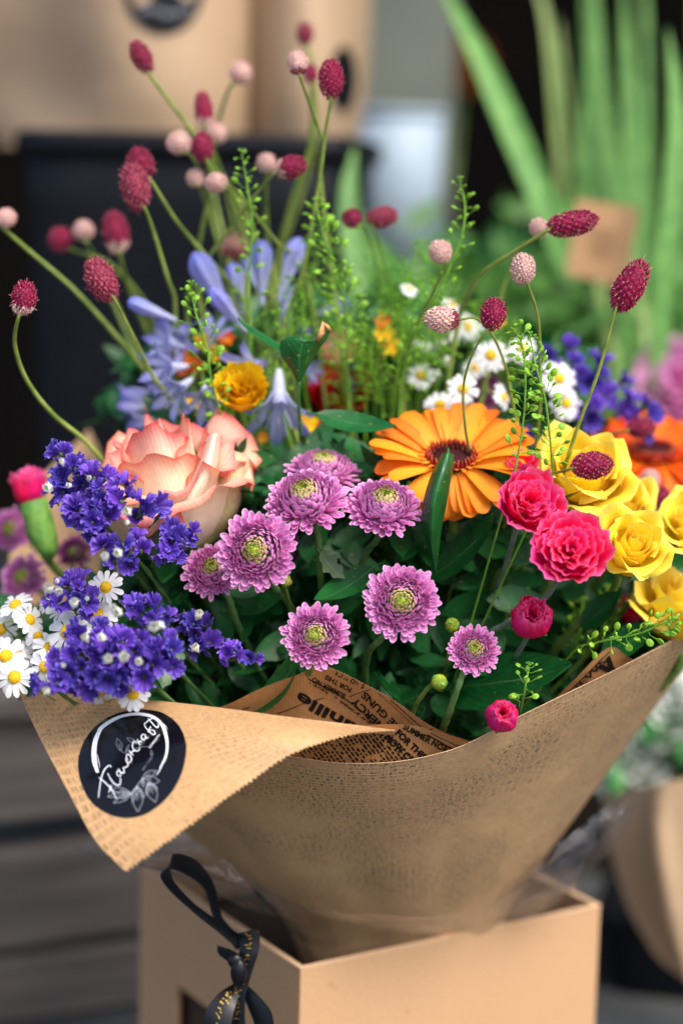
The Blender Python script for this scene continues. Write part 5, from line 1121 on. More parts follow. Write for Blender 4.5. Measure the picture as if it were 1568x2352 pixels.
leaf_mass('lower_foliage', 'dark leaves and stems low inside the paper cone', 800, core_s, 0.036, 'mass', 10, 4)

# ------------------------------------------------------------------ paper
BOUQ = P(885, 2130, 1.50)
paper = thing('paper_wrap', 'ribbed kraft paper cone with newspaper print round the bouquet', 'wrapping paper', BOUQ)
rim = [(205, 985, 1.62), (60, 1150, 1.57), (10, 1400, 1.49), (60, 1600, 1.42), (180, 1655, 1.37), (330, 1690, 1.335), (500, 1717, 1.31), (660, 1737, 1.298), (780, 1753, 1.292), (900, 1751, 1.290), (1000, 1733, 1.290), (1080, 1705, 1.292), (1200, 1642, 1.297), (1400, 1545, 1.315), (1540, 1473, 1.35), (1650, 1420, 1.41), (1660, 1300, 1.49), (1600, 1150, 1.57), (1450, 1010, 1.63)]
bot = [(780, 2085, 1.55), (690, 2085, 1.53), (645, 2085, 1.50), (640, 2090, 1.47), (660, 2105, 1.45), (690, 2125, 1.435), (730, 2142, 1.425), (780, 2152, 1.42), (840, 2158, 1.417), (900, 2160, 1.415), (960, 2157, 1.417), (1010, 2150, 1.42), (1060, 2140, 1.425), (1110, 2128, 1.435), (1145, 2118, 1.45), (1160, 2110, 1.475), (1140, 2100, 1.50), (1080, 2090, 1.53), (980, 2085, 1.55)]
rows = []
for k, (t, bul) in enumerate(((0, 0), (.12, .001), (.35, -.002), (.65, -.003), (1, 0), (1.25, -.03))):
    row = []
    for i, (a_, b_) in enumerate(zip(rim, bot)):
        A, B_ = P(*a_), P(b_[0], b_[1], 1.455 + (b_[2] - 1.415) * .65); p = A.lerp(B_, min(t, 1)) + Vector((0, 0, -max(0, t - 1) * .3)); out = Vector((p.x - BOUQ.x, p.y - BOUQ.y, 0)); out = out.normalized() if out.length > 1e-4 else out
        wv = (math.sin(i * 1.9 + t * 2) * .0022 + (.0025 if i % 3 == 0 else -.0012)) * math.sin(min(1, t) * PI)
        row.append(p + out * (bul * (1 if i < 15 else .5) + wv))
    rows.append(row)
gB = patch(rows, 7, 6)
sheet('cone', gB, M['kraft_cone'], paper, BOUQ)
# flap folded outwards over the front
ridge = [(40, 1582, 1.365), (145, 1592, 1.335), (250, 1602, 1.305), (380, 1612, 1.285), (515, 1627, 1.272), (650, 1645, 1.268), (780, 1661, 1.270), (905, 1676, 1.275)]
edge = [(285, 2000, 1.215), (400, 1918, 1.215), (520, 1830, 1.220), (600, 1773, 1.228), (660, 1733, 1.235), (740, 1703, 1.245), (820, 1684, 1.258), (908, 1678, 1.272)]
left = [(40, 1582), (82, 1680), (148, 1800), (200, 1910), (285, 2000)]
N_ = len(ridge); frows = []
back = [P(x, y + 26, d + .035) for x, y, d in ridge]; back2 = [P(x, y + 5, d + .010) for x, y, d in ridge]
frows.append(back); frows.append(back2)
for k, t in enumerate((0, .12, .3, .55, .8, 1)):
    row = []
    for j in range(N_):
        a_, b_ = ridge[j], edge[j]; dd = a_[2] + (b_[2] - a_[2]) * math.sin(t * PI / 2) ** .9
        x = a_[0] + (b_[0] - a_[0]) * t; y = a_[1] + (b_[1] - a_[1]) * t
        # the left boundary bows to the left of the straight line
        lx = np.interp(t, [0, .24, .5, .75, 1], [q[0] for q in left]); ly = np.interp(t, [0, .24, .5, .75, 1], [q[1] for q in left])
        w = (1 - j / (N_ - 1)) ** 2.2; sx = ridge[0][0] + (edge[0][0] - ridge[0][0]) * t; sy = ridge[0][1] + (edge[0][1] - ridge[0][1]) * t
        x += (lx - sx) * w; y += (ly - sy) * w
        row.append(P(x, y, dd + .004 * math.sin(j * 1.3) * math.sin(t * PI)))
    frows.append(row)
gF = patch(frows, 6, 10)
sheet('folded_flap', gF, M['kraft'], paper, BOUQ)
def teeth(g_edge, g_prev, name, size=.0022, pitch=.0032, skip=0.0, mat='kraft'):
    pts = g_edge; prev = g_prev; L = [0]
    for i in range(1, len(pts)): L.append(L[-1] + (pts[i] - pts[i - 1]).length)
    b = MB(); n = int(L[-1] * (1 - skip) / pitch); xs = np.array(L); rr = random.Random(5); uv = []
    def at_(s, arr):
        i = min(int(np.searchsorted(xs, s)), len(pts) - 1); i = max(i, 1); t = (s - L[i - 1]) / (L[i] - L[i - 1] + 1e-9); return arr[i - 1].lerp(arr[i], t)
    for k in range(n):
        s0 = k * pitch; p0, p1 = at_(s0, pts), at_(s0 + pitch, pts); out = (at_(s0 + pitch / 2, pts) - at_(s0 + pitch / 2, prev)).normalized()
        tp = (p0 + p1) / 2 + out * size * rr.uniform(.75, 1.15) + (p1 - p0) * rr.uniform(-.15, .15)
        b.add([p0 - BOUQ, p1 - BOUQ, tp - BOUQ], [(0, 1, 2)]); uv += [(s0, 0), (s0 + pitch, 0), (s0 + pitch / 2, size)]
    return obj(name, b.mesh(name, M[mat], False, uv), paper)
teeth(gF[-1], gF[-2], 'serrated_edge')
# printed inside corner standing up behind the flap
crow = [[(430, 1642, 1.322), (515, 1621, 1.318), (600, 1581, 1.314), (680, 1551, 1.310), (745, 1532, 1.308), (850, 1579, 1.304), (910, 1613, 1.302), (965, 1653, 1.299), (1020, 1684, 1.297), (1085, 1705, 1.296)]]
for t in (.35, .7, 1):
    crow.append([(x + (930 - x) * .06 * t, y + (1772 - y) * t if y < 1690 else y + (1735 - y) * t, d + .010 * math.sin(t * PI) + .03 * t) for (x, y, d) in crow[0]])
gC = patch([[P(*p) for p in r] for r in crow], 8, 7)
sheet('printed_corner', gC, M['kraft_in'], paper, BOUQ)
ce = gC[0][4 * 7:]; cp_ = gC[1][4 * 7:]
teeth(ce, cp_, 'serrated_corner_edge', .0012, .0022, mat='board_edge')
# second printed layer between flap and cone
lrow = [[(380, 1660, 1.316), (500, 1668, 1.306), (650, 1676, 1.298), (780, 1672, 1.293), (880, 1664, 1.290), (960, 1668, 1.2885), (1020, 1692, 1.2885), (1075, 1706, 1.290)]]
for t in (.5, 1): lrow.append([(x, y + (min(1775, 1785 - max(0, x - 960) * .42) - y) * t, d + .012 * math.sin(t * PI / 2) + .01 * t) for (x, y, d) in lrow[0]])
gL = patch([[P(*p) for p in r] for r in lrow], 8, 8)
sheet('printed_lining', gL, M['kraft_in'], paper, BOUQ)
# printed corner at the right, standing behind the rim
rrow = [[(1180, 1700, 1.335), (1240, 1638, 1.335), (1320, 1560, 1.335), (1396, 1488, 1.337), (1440, 1508, 1.345), (1478, 1530, 1.36)]]
for t in (.5, 1): rrow.append([(x - 10 * t, y + (min(1760, 1735 - (x - 1080) * .47) - y) * t, d + .02 * t) for (x, y, d) in rrow[0]])
gR = patch([[P(*p) for p in r] for r in rrow], 6, 6)
sheet('printed_corner', gR, M['kraft_in'], paper, BOUQ)
# cream edge line along the rim of the cone
b = MB(); b.tube([p - BOUQ for p in gB[0][5 * 6:15 * 6]], .00025, 5); obj('cut_edge', b.mesh('cut_edge', M['board_edge']), paper)

# ------------------------------------------------------------------ printing laid on the paper surfaces
tF, tC, tL, tR, tB = bvh(gF), bvh(gC), bvh(gL), bvh(gR), bvh(gB)
def lay(b, tree, quads, off, org):
    """quads: polygons of picture points, each laid on the surface"""
    for q in quads:
        v = [onto(tree, x, y, off) for x, y in q]
        if all(p is not None for p in v): b.add([p - org for p in v], [tuple(range(len(v)))])
def stroke(pts, w0, w1=None, n=6):
    """polyline to quads; w in picture units, tapering list allowed"""
    P3 = catmull([(x, y, 0) for x, y in pts], n); ws = w0 if hasattr(w0, '__len__') else [w0, w1 or w0]
    out = []; L_ = len(P3); Ls = []; Rs = []
    for i, p in enumerate(P3):
        t = (P3[min(i + 1, L_ - 1)] - P3[max(i - 1, 0)]); t = t.normalized() if t.length > 1e-9 else Vector((1, 0, 0)); nn = Vector((-t.y, t.x, 0)); w = np.interp(i / (L_ - 1), np.linspace(0, 1, len(ws)), ws) / 2
        Ls.append((p.x + nn.x * w, p.y + nn.y * w)); Rs.append((p.x - nn.x * w, p.y - nn.y * w))
    for i in range(L_ - 1): out.append([Ls[i], Ls[i + 1], Rs[i + 1], Rs[i]])
    return out
_tc = {}
def text_polys(body, offset=0.0):
    if (body, offset) in _tc: return _tc[(body, offset)]
    cu = bpy.data.curves.new('lettering', 'FONT'); cu.body = body; cu.offset = offset; cu.resolution_u = 4; cu.align_x = 'LEFT'
    o = bpy.data.objects.new('lettering', cu); COL.objects.link(o); bpy.context.view_layer.update()
    me = o.to_mesh(); vs = [v.co.copy() for v in me.vertices]; fs = [tuple(p.vertices) for p in me.polygons]; o.to_mesh_clear()
    bpy.data.objects.remove(o); bpy.data.curves.remove(cu); xs = [v.x for v in vs]; w = max(xs) - min(xs); x0 = min(xs)
    _tc[(body, offset)] = ([(v.x - x0, v.y) for v in vs], fs, w); return _tc[(body, offset)]
def text_on(b, tree, body, p0, p1, h, off, org, offset=0.02, shear=0.0, rough=0.0, seed=0):
    """text running from p0 to p1 on the picture (baseline), capital height h"""
    vs, fs, w = text_polys(body, offset); dx, dy = p1[0] - p0[0], p1[1] - p0[1]; L_ = math.hypot(dx, dy); ux, uy = dx / L_, dy / L_; vx, vy = uy, -ux
    k = L_ / w; kh = h / .70; rr = random.Random(seed); pts = []
    for x, y in vs:
        X = (x * k + shear * y * kh); Y = y * kh
        q = onto(tree, p0[0] + ux * X + vx * Y + rr.uniform(-rough, rough), p0[1] + uy * X + vy * Y + rr.uniform(-rough, rough), off); pts.append(q)
    idx = {}; vv = []
    for i, q in enumerate(pts):
        if q is not None: idx[i] = len(vv); vv.append(q - org)
    b.add(vv, [tuple(idx[i] for i in f) for f in fs if all(i in idx for i in f)])
def zc(p): return (502.25 + p[0] * .39063, 1519 + p[1] * .39063)
def ZT(b, tree, body, a, c, h, **k): text_on(b, tree, body, zc(a), zc(c), h * .39063, .00035, BOUQ, **k)
b = MB()
ZT(b, tC, 'SUMMER NO', (752, 196), (556, 92), 30, offset=.03, rough=.3)
ZT(b, tC, 'FOR THIS', (785, 158), (634, 78), 28, offset=.03, rough=.3)
ZT(b, tC, 'IS NOW CR', (868, 142), (690, 52), 27, offset=.03, rough=.3)
ZT(b, tC, 'NO MERCY', (1090, 485), (800, 208), 42, offset=.035, rough=.35)
ZT(b, tC, 'CHANGE GUNS', (1230, 540), (862, 176), 40, offset=.03, rough=.35)
ZT(b, tC, 'unille', (822, 378), (474, 178), 66, offset=.035, rough=.6)
obj('printed_headline', b.mesh('printed_headline', M['ink'], False), [c for c in paper.children if c.name.startswith('printed_corner')][0])
b = MB()
for (pp, w) in (([(520, 98), (700, 190), (840, 290), (950, 380)], 5), ([(528, 106), (705, 202), (830, 292), (930, 380)], 2), ([(345, 308), (430, 275), (520, 240), (620, 215)], 5), ([(135, 285), (180, 268)], 6), ([(765, 208), (840, 180), (925, 156)], 4), ([(930, 160), (1050, 260), (1150, 350), (1225, 410)], 5), ([(915, 166), (1035, 270), (1130, 360), (1205, 418)], 3), ([(1205, 412), (1260, 395)], 6), ([(1220, 420), (1400, 500)], 4)):
    lay(b, tC, stroke([zc(p) for p in pp], w * .39), .00045, BOUQ)
rr = random.Random(9)
for k in range(70):       # small type under the rule
    t = rr.random(); x, y = (535 + 400 * t, 118 + 268 * t ** 1.12); a = zc((x - 4 + rr.uniform(-5, 5), y + rr.uniform(-5, 7))); lay(b, tC, [[(a[0], a[1]), (a[0] + 3, a[1] + 1.5), (a[0] + 2.4, a[1] + 4), (a[0] - .5, a[1] + 2.5)]], .00050 + k * 1e-6, BOUQ)
for k in range(60):       # ink spatter round the big word
    x, y = rr.gauss(520, 110), rr.gauss(240, 55); a = zc((x, y)); s = rr.uniform(.4, 1.6); lay(b, tC, [[(a[0], a[1]), (a[0] + s, a[1] + s * .4), (a[0] + s * .7, a[1] + s)]], .0005, BOUQ)
obj('printed_rules', b.mesh('printed_rules', M['ink'], False), [c for c in paper.children if c.name.startswith('printed_corner')][0])
b = MB()
ZT(b, tL, 'IS NOW CR', (935, 418), (1130, 605), 40, offset=.05, rough=.4)
ZT(b, tL, 'FOR THIS C', (1035, 425), (1240, 620), 38, offset=.05, rough=.4)
ZT(b, tL, 'SUMMER NORM', (1080, 395), (1365, 555), 34, offset=.04, rough=.4)
for pp, w in (([(1225, 430), (1385, 520)], 8), ([(1245, 420), (1420, 505)], 4), ([(1005, 545), (1045, 600)], 4), ([(925, 470), (1020, 600)], 4)):
    lay(b, tL, stroke([zc(p) for p in pp], w * .39), .0005, BOUQ)
for col, (x0, x1) in enumerate(((390, 770), (800, 1010))):
    pass
for line in range(24):    # columns of tiny type, each line running down to the right
    sx = 380 + line * 27; sy = 425
    x = sx - 60; 
    step = 0
    while step < 230:
        L_ = rr.uniform(8, 34) if line < 15 else rr.uniform(14, 40); x0, y0 = sx + step * .62, sy - 20 + step * .80; x1, y1 = x0 + L_ * .62, y0 + L_ * .80
        if rr.random() < .84: lay(b, tL, stroke([zc((x0, y0)), zc(((x0 + x1) / 2 + rr.uniform(-2, 2), (y0 + y1) / 2)), zc((x1, y1))], [rr.uniform(2.5, 4.5), rr.uniform(3.5, 5.5), rr.uniform(2, 4)], n=2), .0004, BOUQ)
        step += L_ + rr.uniform(4, 9)
obj('printed_columns', b.mesh('printed_columns', M['ink'], False), [c for c in paper.children if c.name.startswith('printed_lining')][0])
b = MB()
text_on(b, tR, 'THE NEWS', (1250, 1665), (1392, 1520), 14, .0004, BOUQ, .02, rough=.2)
text_on(b, tR, 'V', (1395, 1560), (1425, 1530), 34, .0004, BOUQ, .08)
lay(b, tR, stroke([(1242, 1650), (1400, 1496)], 2.2), .0004, BOUQ); lay(b, tR, stroke([(1275, 1668), (1412, 1532)], 2.2), .0004, BOUQ)
rc = [c for c in paper.children if c.name.startswith('printed_corner')][1]
obj('printed_headline', b.mesh('printed_headline', M['ink'], False), rc)

# round black sticker on the flap
def sc_(p): return (147 + p[0] * .20312, 1592.5 + p[1] * .20312)
outline = [(905, 187), (1080, 215), (1220, 290), (1320, 400), (1372, 530), (1384, 640), (1350, 850), (1280, 1020), (1180, 1170), (1050, 1290), (900, 1380), (720, 1414), (560, 1390), (400, 1310), (280, 1190), (200, 1020), (164, 850), (175, 700), (225, 560), (310, 430), (430, 320), (560, 250), (730, 200)]
oc = catmull([(x, y, 0) for x, y in outline + outline[:1]], 5)[:-1]; cx_, cy_ = 770, 800
org = onto(tF, *sc_((cx_, cy_)), .0004)
st_ = thing('round_sticker', 'round glossy black shop sticker with white script lettering on the paper flap', 'sticker', org)
g = []
for k in range(9):
    f = k / 8; g.append([onto(tF, *sc_((cx_ + (p.x - cx_) * max(f, .01), cy_ + (p.y - cy_) * max(f, .01))), .0004) - org for p in oc])
b = MB(); b.grid(g, wrap=True)
low = [v.copy() for v in g[-1]]; bk_ = [onto(tF, *sc_((p.x, p.y)), .00005) - org for p in oc]; b.grid([low, bk_], wrap=True)
obj('disc', b.mesh('sticker_disc', M['sticker']), st_)
def SK(b, pts, w, off=.0007): lay(b, tF, stroke([sc_(p) for p in pts], [x * .20312 for x in w] if hasattr(w, '__len__') else w * .20312, n=8), off, org)
b = MB()
SK(b, [(385, 905), (350, 780), (345, 650), (365, 530), (410, 430)], [30, 52, 54, 52, 40]); obj('ring_stroke', b.mesh('ring_stroke', M['ink_white'], False), st_)
b = MB()
SK(b, [(400, 440), (440, 390), (560, 310), (690, 262), (850, 245), (1000, 275), (1100, 350), (1150, 460), (1172, 600), (1150, 740), (1090, 850)], [48, 40, 38, 30, 32, 34, 30, 36, 26, 20, 10], .00072)
SK(b, [(425, 415), (500, 340), (575, 295)], [3, 8, 3], .00075); SK(b, [(1090, 330), (1150, 380), (1170, 420)], [3, 8, 3], .00075); SK(b, [(1180, 560), (1178, 660), (1150, 760)], [6, 6, 4], .00075)
SK(b, [(1135, 760), (1090, 870), (1050, 930)], [10, 10, 6], .00074); SK(b, [(380, 700), (398, 780), (412, 850)], [4, 7, 3], .00075)
obj('ring_stroke', b.mesh('ring_stroke', M['ink_white'], False), st_)
b = MB(); W_ = 10
letters = [[(395, 1190), (408, 1080), (425, 980), (455, 890), (495, 840), (528, 828), (540, 850)], [(400, 962), (470, 1020), (545, 1100), (600, 1205)], [(512, 1132), (528, 1090), (541, 1048)],
 [(500, 915), (530, 975), (575, 1032), (620, 1050), (645, 1020), (640, 960)], [(640, 952), (610, 935), (606, 900), (632, 885), (648, 915), (642, 948)],
 [(620, 862), (645, 900), (678, 912), (685, 880), (672, 848)], [(678, 850), (705, 845), (728, 828), (722, 790), (705, 765)], [(705, 740), (712, 780), (740, 795), (768, 765), (760, 722), (725, 702), (712, 728), (730, 770)],
 [(742, 655), (765, 690), (792, 712)], [(770, 690), (782, 668), (800, 662)], [(832, 566), (800, 556), (780, 590), (790, 640), (825, 664), (855, 650), (866, 620)], [(836, 528), (850, 570), (872, 598)], [(852, 566), (872, 552), (885, 562)],
 [(925, 476), (892, 478), (880, 510), (905, 538), (928, 510), (922, 478), (940, 520), (962, 506)], [(914, 350), (925, 392), (968, 440), (1010, 478), (1035, 468), (1022, 435), (985, 425), (950, 440)], [(958, 452), (975, 410), (990, 385)],
 [(955, 296), (985, 330), (1030, 380), (1062, 398), (1076, 375), (1068, 348)], [(918, 356), (965, 318), (1015, 288)]]
for i, l in enumerate(letters): SK(b, l, [W_ * .7, W_, W_ * 1.15, W_, W_ * .7], .00080 + i * 4e-6)
obj('lettering', b.mesh('script_lettering', M['ink_white'], False), st_)
b = MB()
text_on(b, tF, 'GOSFORTH', sc_((978, 632)), sc_((1092, 484)), 4.0, .0008, org, .02)
obj('lettering', b.mesh('town_lettering', M['ink_white'], False), st_)
b = MB(); text_on(b, tF, 'EST 1990', sc_((905, 880)), sc_((1005, 740)), 3.6, .0008, org, .0); SK(b, [(1000, 585), (1080, 530)], 3)
obj('lettering', b.mesh('year_lettering', M['ink_grey'], False), st_)
def lf(b, a, c, w, off):
    a, c = Vector((a[0], a[1], 0)), Vector((c[0], c[1], 0)); d = c - a; nn = Vector((-d.y, d.x, 0)) * w
    for s in (1, -1): SK(b, [tuple((a + d * t + nn * s * f)[:2]) for t, f in ((0, 0), (.3, .85), (.6, .9), (.85, .4), (1, 0))], 3.6, off)
    SK(b, [tuple((a + d * t)[:2]) for t in (0, .3, .6)], 2.6, off + 1e-5)
    for t in (.3,):
        for s in (1, -1): SK(b, [tuple((a + d * t)[:2]), tuple((a + d * (t + .1) + nn * s * .35)[:2]), tuple((a + d * (t + .2) + nn * s * .6)[:2])], 2, off + 2e-5)
b = MB()
for i, (a, c, w) in enumerate((((830, 1060), (840, 1345), .22), ((830, 1060), (780, 1240), .12), ((835, 1060), (912, 1190), .13), ((962, 1015), (1040, 1240), .25), ((965, 1015), (1062, 1090), .14), ((960, 1020), (935, 1160), .12), ((885, 985), (1085, 1002), .26), ((885, 980), (1045, 880), .2), ((885, 985), (905, 1070), .16), ((770, 1140), (498, 1178), .12), ((768, 1150), (565, 1250), .14), ((745, 1125), (540, 1092), .16))):
    lf(b, a, c, w, .0008 + i * 4e-6)
SK(b, [(880, 985), (835, 1050), (770, 1130), (690, 1190)], 5); obj('leaf_drawing', b.mesh('leaf_drawing', M['ink_line'], False), st_)
b = MB()
for i, (a, c, w) in enumerate((((655, 655), (606, 520), .22), ((830, 580), (718, 512), .18), ((705, 680), (742, 592), .14), ((860, 600), (925, 500), .2), ((1000, 720), (990, 650), .2))): lf(b, a, c, w, .0008 + i * 4e-6)
SK(b, [(620, 640), (720, 690), (850, 620), (960, 612)], 4); obj('faint_leaf_drawing', b.mesh('leaf_drawing_grey', M['ink_grey'], False), st_)

# ------------------------------------------------------------------ cellophane
cel = thing('cellophane', 'clear crackling cellophane sleeve between the paper cone and the box', 'cellophane', BOUQ)
def csheet(net, n=9, m_=9, cr=.0035, seed=0):
    g = patch([[P(*p) for p in r] for r in net], n, m_)
    g = [[p + Vector((0, 1, 0)) * cr * (noise.noise(p * 30 + Vector((seed, 0, 0))) * 1.6 + abs(noise.noise(p * 70)) * 1.2) for p in r] for r in g]
    b = MB(); b.grid([[p - BOUQ for p in r] for r in g]); return obj('sheet', b.mesh('cellophane_sheet', M['cello']), cel)
csheet([[(160, 1945, 1.37), (260, 1930, 1.37), (400, 1945, 1.36), (520, 1975, 1.37)], [(185, 1960, 1.37), (300, 1985, 1.365), (450, 2010, 1.36), (580, 2050, 1.37)], [(250, 1975, 1.375), (400, 2010, 1.39), (530, 2065, 1.42), (650, 2120, 1.43)], [(330, 1985, 1.40), (480, 2040, 1.43), (610, 2110, 1.45), (720, 2165, 1.46)]], seed=1)
csheet([[(560, 2010, 1.375), (700, 2085, 1.365), (860, 2100, 1.36), (1000, 2105, 1.365), (1130, 2080, 1.39)], [(600, 2060, 1.395), (710, 2105, 1.395), (860, 2122, 1.395), (1000, 2124, 1.40), (1120, 2105, 1.43)], [(650, 2110, 1.43), (730, 2140, 1.43), (860, 2150, 1.435), (980, 2145, 1.445), (1090, 2130, 1.46)], [(690, 2165, 1.47), (760, 2180, 1.47), (860, 2185, 1.475), (960, 2180, 1.48), (1050, 2165, 1.49)]], seed=2)
csheet([[(1150, 2040, 1.42), (1260, 1960, 1.42), (1380, 1860, 1.43), (1500, 1770, 1.45)], [(1130, 2090, 1.42), (1230, 2020, 1.415), (1350, 1960, 1.43), (1460, 1850, 1.45)], [(1110, 2120, 1.46), (1210, 2085, 1.47), (1300, 2040, 1.48), (1400, 1960, 1.48)], [(1090, 2150, 1.49), (1180, 2130, 1.50), (1250, 2100, 1.51), (1310, 2050, 1.52)]], cr=.003, seed=3)
csheet([[(1180, 2000, 1.46), (1240, 1980, 1.45), (1300, 1930, 1.44), (1400, 1850, 1.45)], [(1170, 2080, 1.46), (1220, 2060, 1.45), (1270, 2040, 1.44), (1330, 2010, 1.45)], [(1160, 2130, 1.50), (1200, 2115, 1.50), (1240, 2100, 1.50), (1290, 2070, 1.52)]], cr=.004, seed=4)

# ------------------------------------------------------------------ the gift box
def hit_z(px, py, z):
    d = P(px, py, 1.0) - CAM; t = (z - CAM.z) / d.z; return CAM + d * t
Fc = P(690, 2228, 1.39); Rc = hit_z(1379, 2082, zF); e1 = (Rc - Fc); W1 = e1.length; e1.normalize(); e2 = Vector((-e1.y, e1.x, 0))
lo, hi = .05, .6
for _ in range(40):      # length of the left side so that its far corner stands at x = 322
    md = (lo + hi) / 2; q = Fc + e2 * md - CAM; x = 784 + q.dot(RT) / q.dot(FW) * FPX
    if x > 322: lo = md
    else: hi = md
W2 = md; print('box', W1, W2, 'zF', zF)
BX = Matrix((e1, e2, Vector((0, 0, 1)))).transposed().to_4x4(); bxroot = thing('gift_box', 'open kraft cardboard gift box with a cut-out window, holding the bouquet', 'box', Vector((Fc.x, Fc.y, 0.001)))
Hb = zF - .001; TH = .0035
def bx(name, a, b_, mat='board'):
    b = MB(); b.box(a, b_); c = .0006
    o = obj(name, b.mesh(name, M[mat], False), bxroot, BX); md_ = o.modifiers.new('bevel', 'BEVEL'); md_.width = .0009; md_.segments = 2; return o
bx('front_panel', (0, 0, 0), (W1, TH, Hb)); bx('back_panel', (0, W2 - TH, 0), (W1, W2, Hb)); bx('right_panel', (W1 - TH, TH + .0002, 0), (W1, W2 - TH - .0002, Hb)); bx('bottom', (TH + .0002, TH + .0002, 0), (W1 - TH - .0002, W2 - TH - .0002, TH))
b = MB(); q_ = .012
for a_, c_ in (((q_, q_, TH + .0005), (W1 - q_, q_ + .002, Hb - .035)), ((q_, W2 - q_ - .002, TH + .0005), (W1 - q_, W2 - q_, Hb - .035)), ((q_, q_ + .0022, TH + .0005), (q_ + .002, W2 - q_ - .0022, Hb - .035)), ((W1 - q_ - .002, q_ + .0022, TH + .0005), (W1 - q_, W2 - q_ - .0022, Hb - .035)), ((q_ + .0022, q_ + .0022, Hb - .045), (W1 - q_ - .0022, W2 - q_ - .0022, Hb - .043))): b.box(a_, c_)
obj('shade_insert', b.mesh('shade_insert', M['shade_insert'], False), bxroot, BX)  # added insert, its dark colour stands in for shade behind the window
# left panel with window: find window corner from the photograph
def on_left(px, py):
    d = P(px, py, 1.0) - CAM; n = e1; t = (Fc - CAM).dot(n) / d.dot(n); q = CAM + d * t - Vector((Fc.x, Fc.y, 0.001)); return q.dot(e2), q.z
u0, v0 = on_left(405, 2262); u1, v1 = on_left(560, 2352)
ua, ub = min(u0, .9 * W2), W2 - min(u0, .9 * W2)
ub = max(ub, W2 * .12); zt_, zb_ = v0, max(.05, v0 - .12)
b = MB()
ys = [TH + .0002, ub, ua, W2 - TH - .0002]; zs_ = [0, zb_, zt_, Hb]
for i in range(3):
    for j in range(3):
        if i == 1 and j == 1: continue
        for x in (0, TH): 
            q = [(x, ys[i], zs_[j]), (x, ys[i + 1], zs_[j]), (x, ys[i + 1], zs_[j + 1]), (x, ys[i], zs_[j + 1])]
            b.add(q if x else q[::-1], [(0, 1, 2, 3)])
for (a, c) in (((ys[0], zs_[3]), (ys[3], zs_[3])), ((ys[0], 0), (ys[3], 0)), ((ys[0], 0), (ys[0], zs_[3])), ((ys[3], 0), (ys[3], zs_[3])), ((ys[1], zs_[1]), (ys[2], zs_[1])), ((ys[1], zs_[2]), (ys[2], zs_[2])), ((ys[1], zs_[1]), (ys[1], zs_[2])), ((ys[2], zs_[1]), (ys[2], zs_[2]))):
    b.add([(0, a[0], a[1]), (0, c[0], c[1]), (TH, c[0], c[1]), (TH, a[0], a[1])], [(0, 1, 2, 3)])
obj('left_panel', b.mesh('left_panel', M['board'], False), bxroot, BX)
# pale top edges, 1 mm proud
b = MB(); t2 = .0008
b.box((-.0004, -.0004, Hb + .0002), (W1 + .0004, TH + .0004, Hb + .0002 + t2)); b.box((-.0004, W2 - TH, Hb + .0002), (W1 + .0004, W2 + .0004, Hb + .0002 + t2)); b.box((-.0004, TH + .0006, Hb + .0002), (TH + .0004, W2 - TH - .0002, Hb + .0002 + t2)); b.box((W1 - TH - .0004, TH + .0006, Hb + .0002), (W1 + .0004, W2 - TH - .0002, Hb + .0002 + t2))
obj('top_edge', b.mesh('top_edge', M['board_edge'], False), bxroot, BX)

# ------------------------------------------------------------------ ribbon
rb = thing('ribbon_bow', 'black satin ribbon bow with gold lettering tied at the box corner', 'ribbon', P(555, 2200, 1.36))
def strip(pts, ws, tw, name='loop', mat='ribbon', thick=.0004):
    """ribbon strip: picture points, widths, twist angle of its width direction (degrees in the picture, and depth lean)"""
    c = catmull([P(*p) for p in pts], 8); n = len(c); g = []; mid = []
    for i, p in enumerate(c):
        s = i / (n - 1) * (len(pts) - 1); k = min(int(s), len(pts) - 2); f = s - k; w = S(ws[k] + (ws[k + 1] - ws[k]) * f, 1.36) / 2; a = rad(tw[k][0] + (tw[k + 1][0] - tw[k][0]) * f); z = tw[k][1] + (tw[k + 1][1] - tw[k][1]) * f
        dr = D(math.cos(a), math.sin(a), z); nn = (c[min(i + 1, n - 1)] - c[max(i - 1, 0)]).normalized().cross(dr).normalized()
        g.append([p + dr * w * u + nn * (.0006 * math.cos(u * 3)) - rb.location for u in (-1, -.5, 0, .5, 1)]); mid.append((p, dr, nn, w))
    b = MB(); b.grid(g); o = obj(name, b.mesh('ribbon_strip', M[mat]), rb); return o, mid
strip([(556, 2168, 1.352), (505, 2130, 1.345), (440, 2080, 1.34), (385, 2020, 1.335), (392, 1982, 1.335), (440, 1995, 1.345), (480, 2040, 1.355), (500, 2110, 1.36), (552, 2175, 1.36)], [34, 26, 22, 34, 48, 46, 30, 26, 30], [(60, .2), (60, .4), (50, .6), (20, .8), (70, .6), (60, .3), (30, .5), (20, .7), (40, .3)], 'loop')
o1, m1 = strip([(570, 2140, 1.352), (572, 2180, 1.345), (560, 2230, 1.345), (550, 2290, 1.345), (545, 2340, 1.345), (540, 2420, 1.345)], [52, 48, 40, 30, 36, 60], [(10, .2), (5, .3), (-5, .3), (20, .5), (10, .4), (0, .3)], 'tail')
o2, m2 = strip([(548, 2262, 1.35), (520, 2300, 1.34), (500, 2350, 1.335), (490, 2420, 1.335)], [20, 52, 78, 84], [(-30, .3), (-40, .4), (-45, .2), (-40, .2)], 'tail')
strip([(552, 2262, 1.352), (580, 2300, 1.345), (605, 2350, 1.34), (615, 2430, 1.34)], [20, 40, 60, 60], [(30, .3), (40, .4), (50, .3), (45, .2)], 'tail')
strip([(500, 2185, 1.35), (530, 2200, 1.345), (560, 2215, 1.342)], [26, 40, 30], [(100, .3), (95, .3), (90, .2)], 'loop')
b = MB()
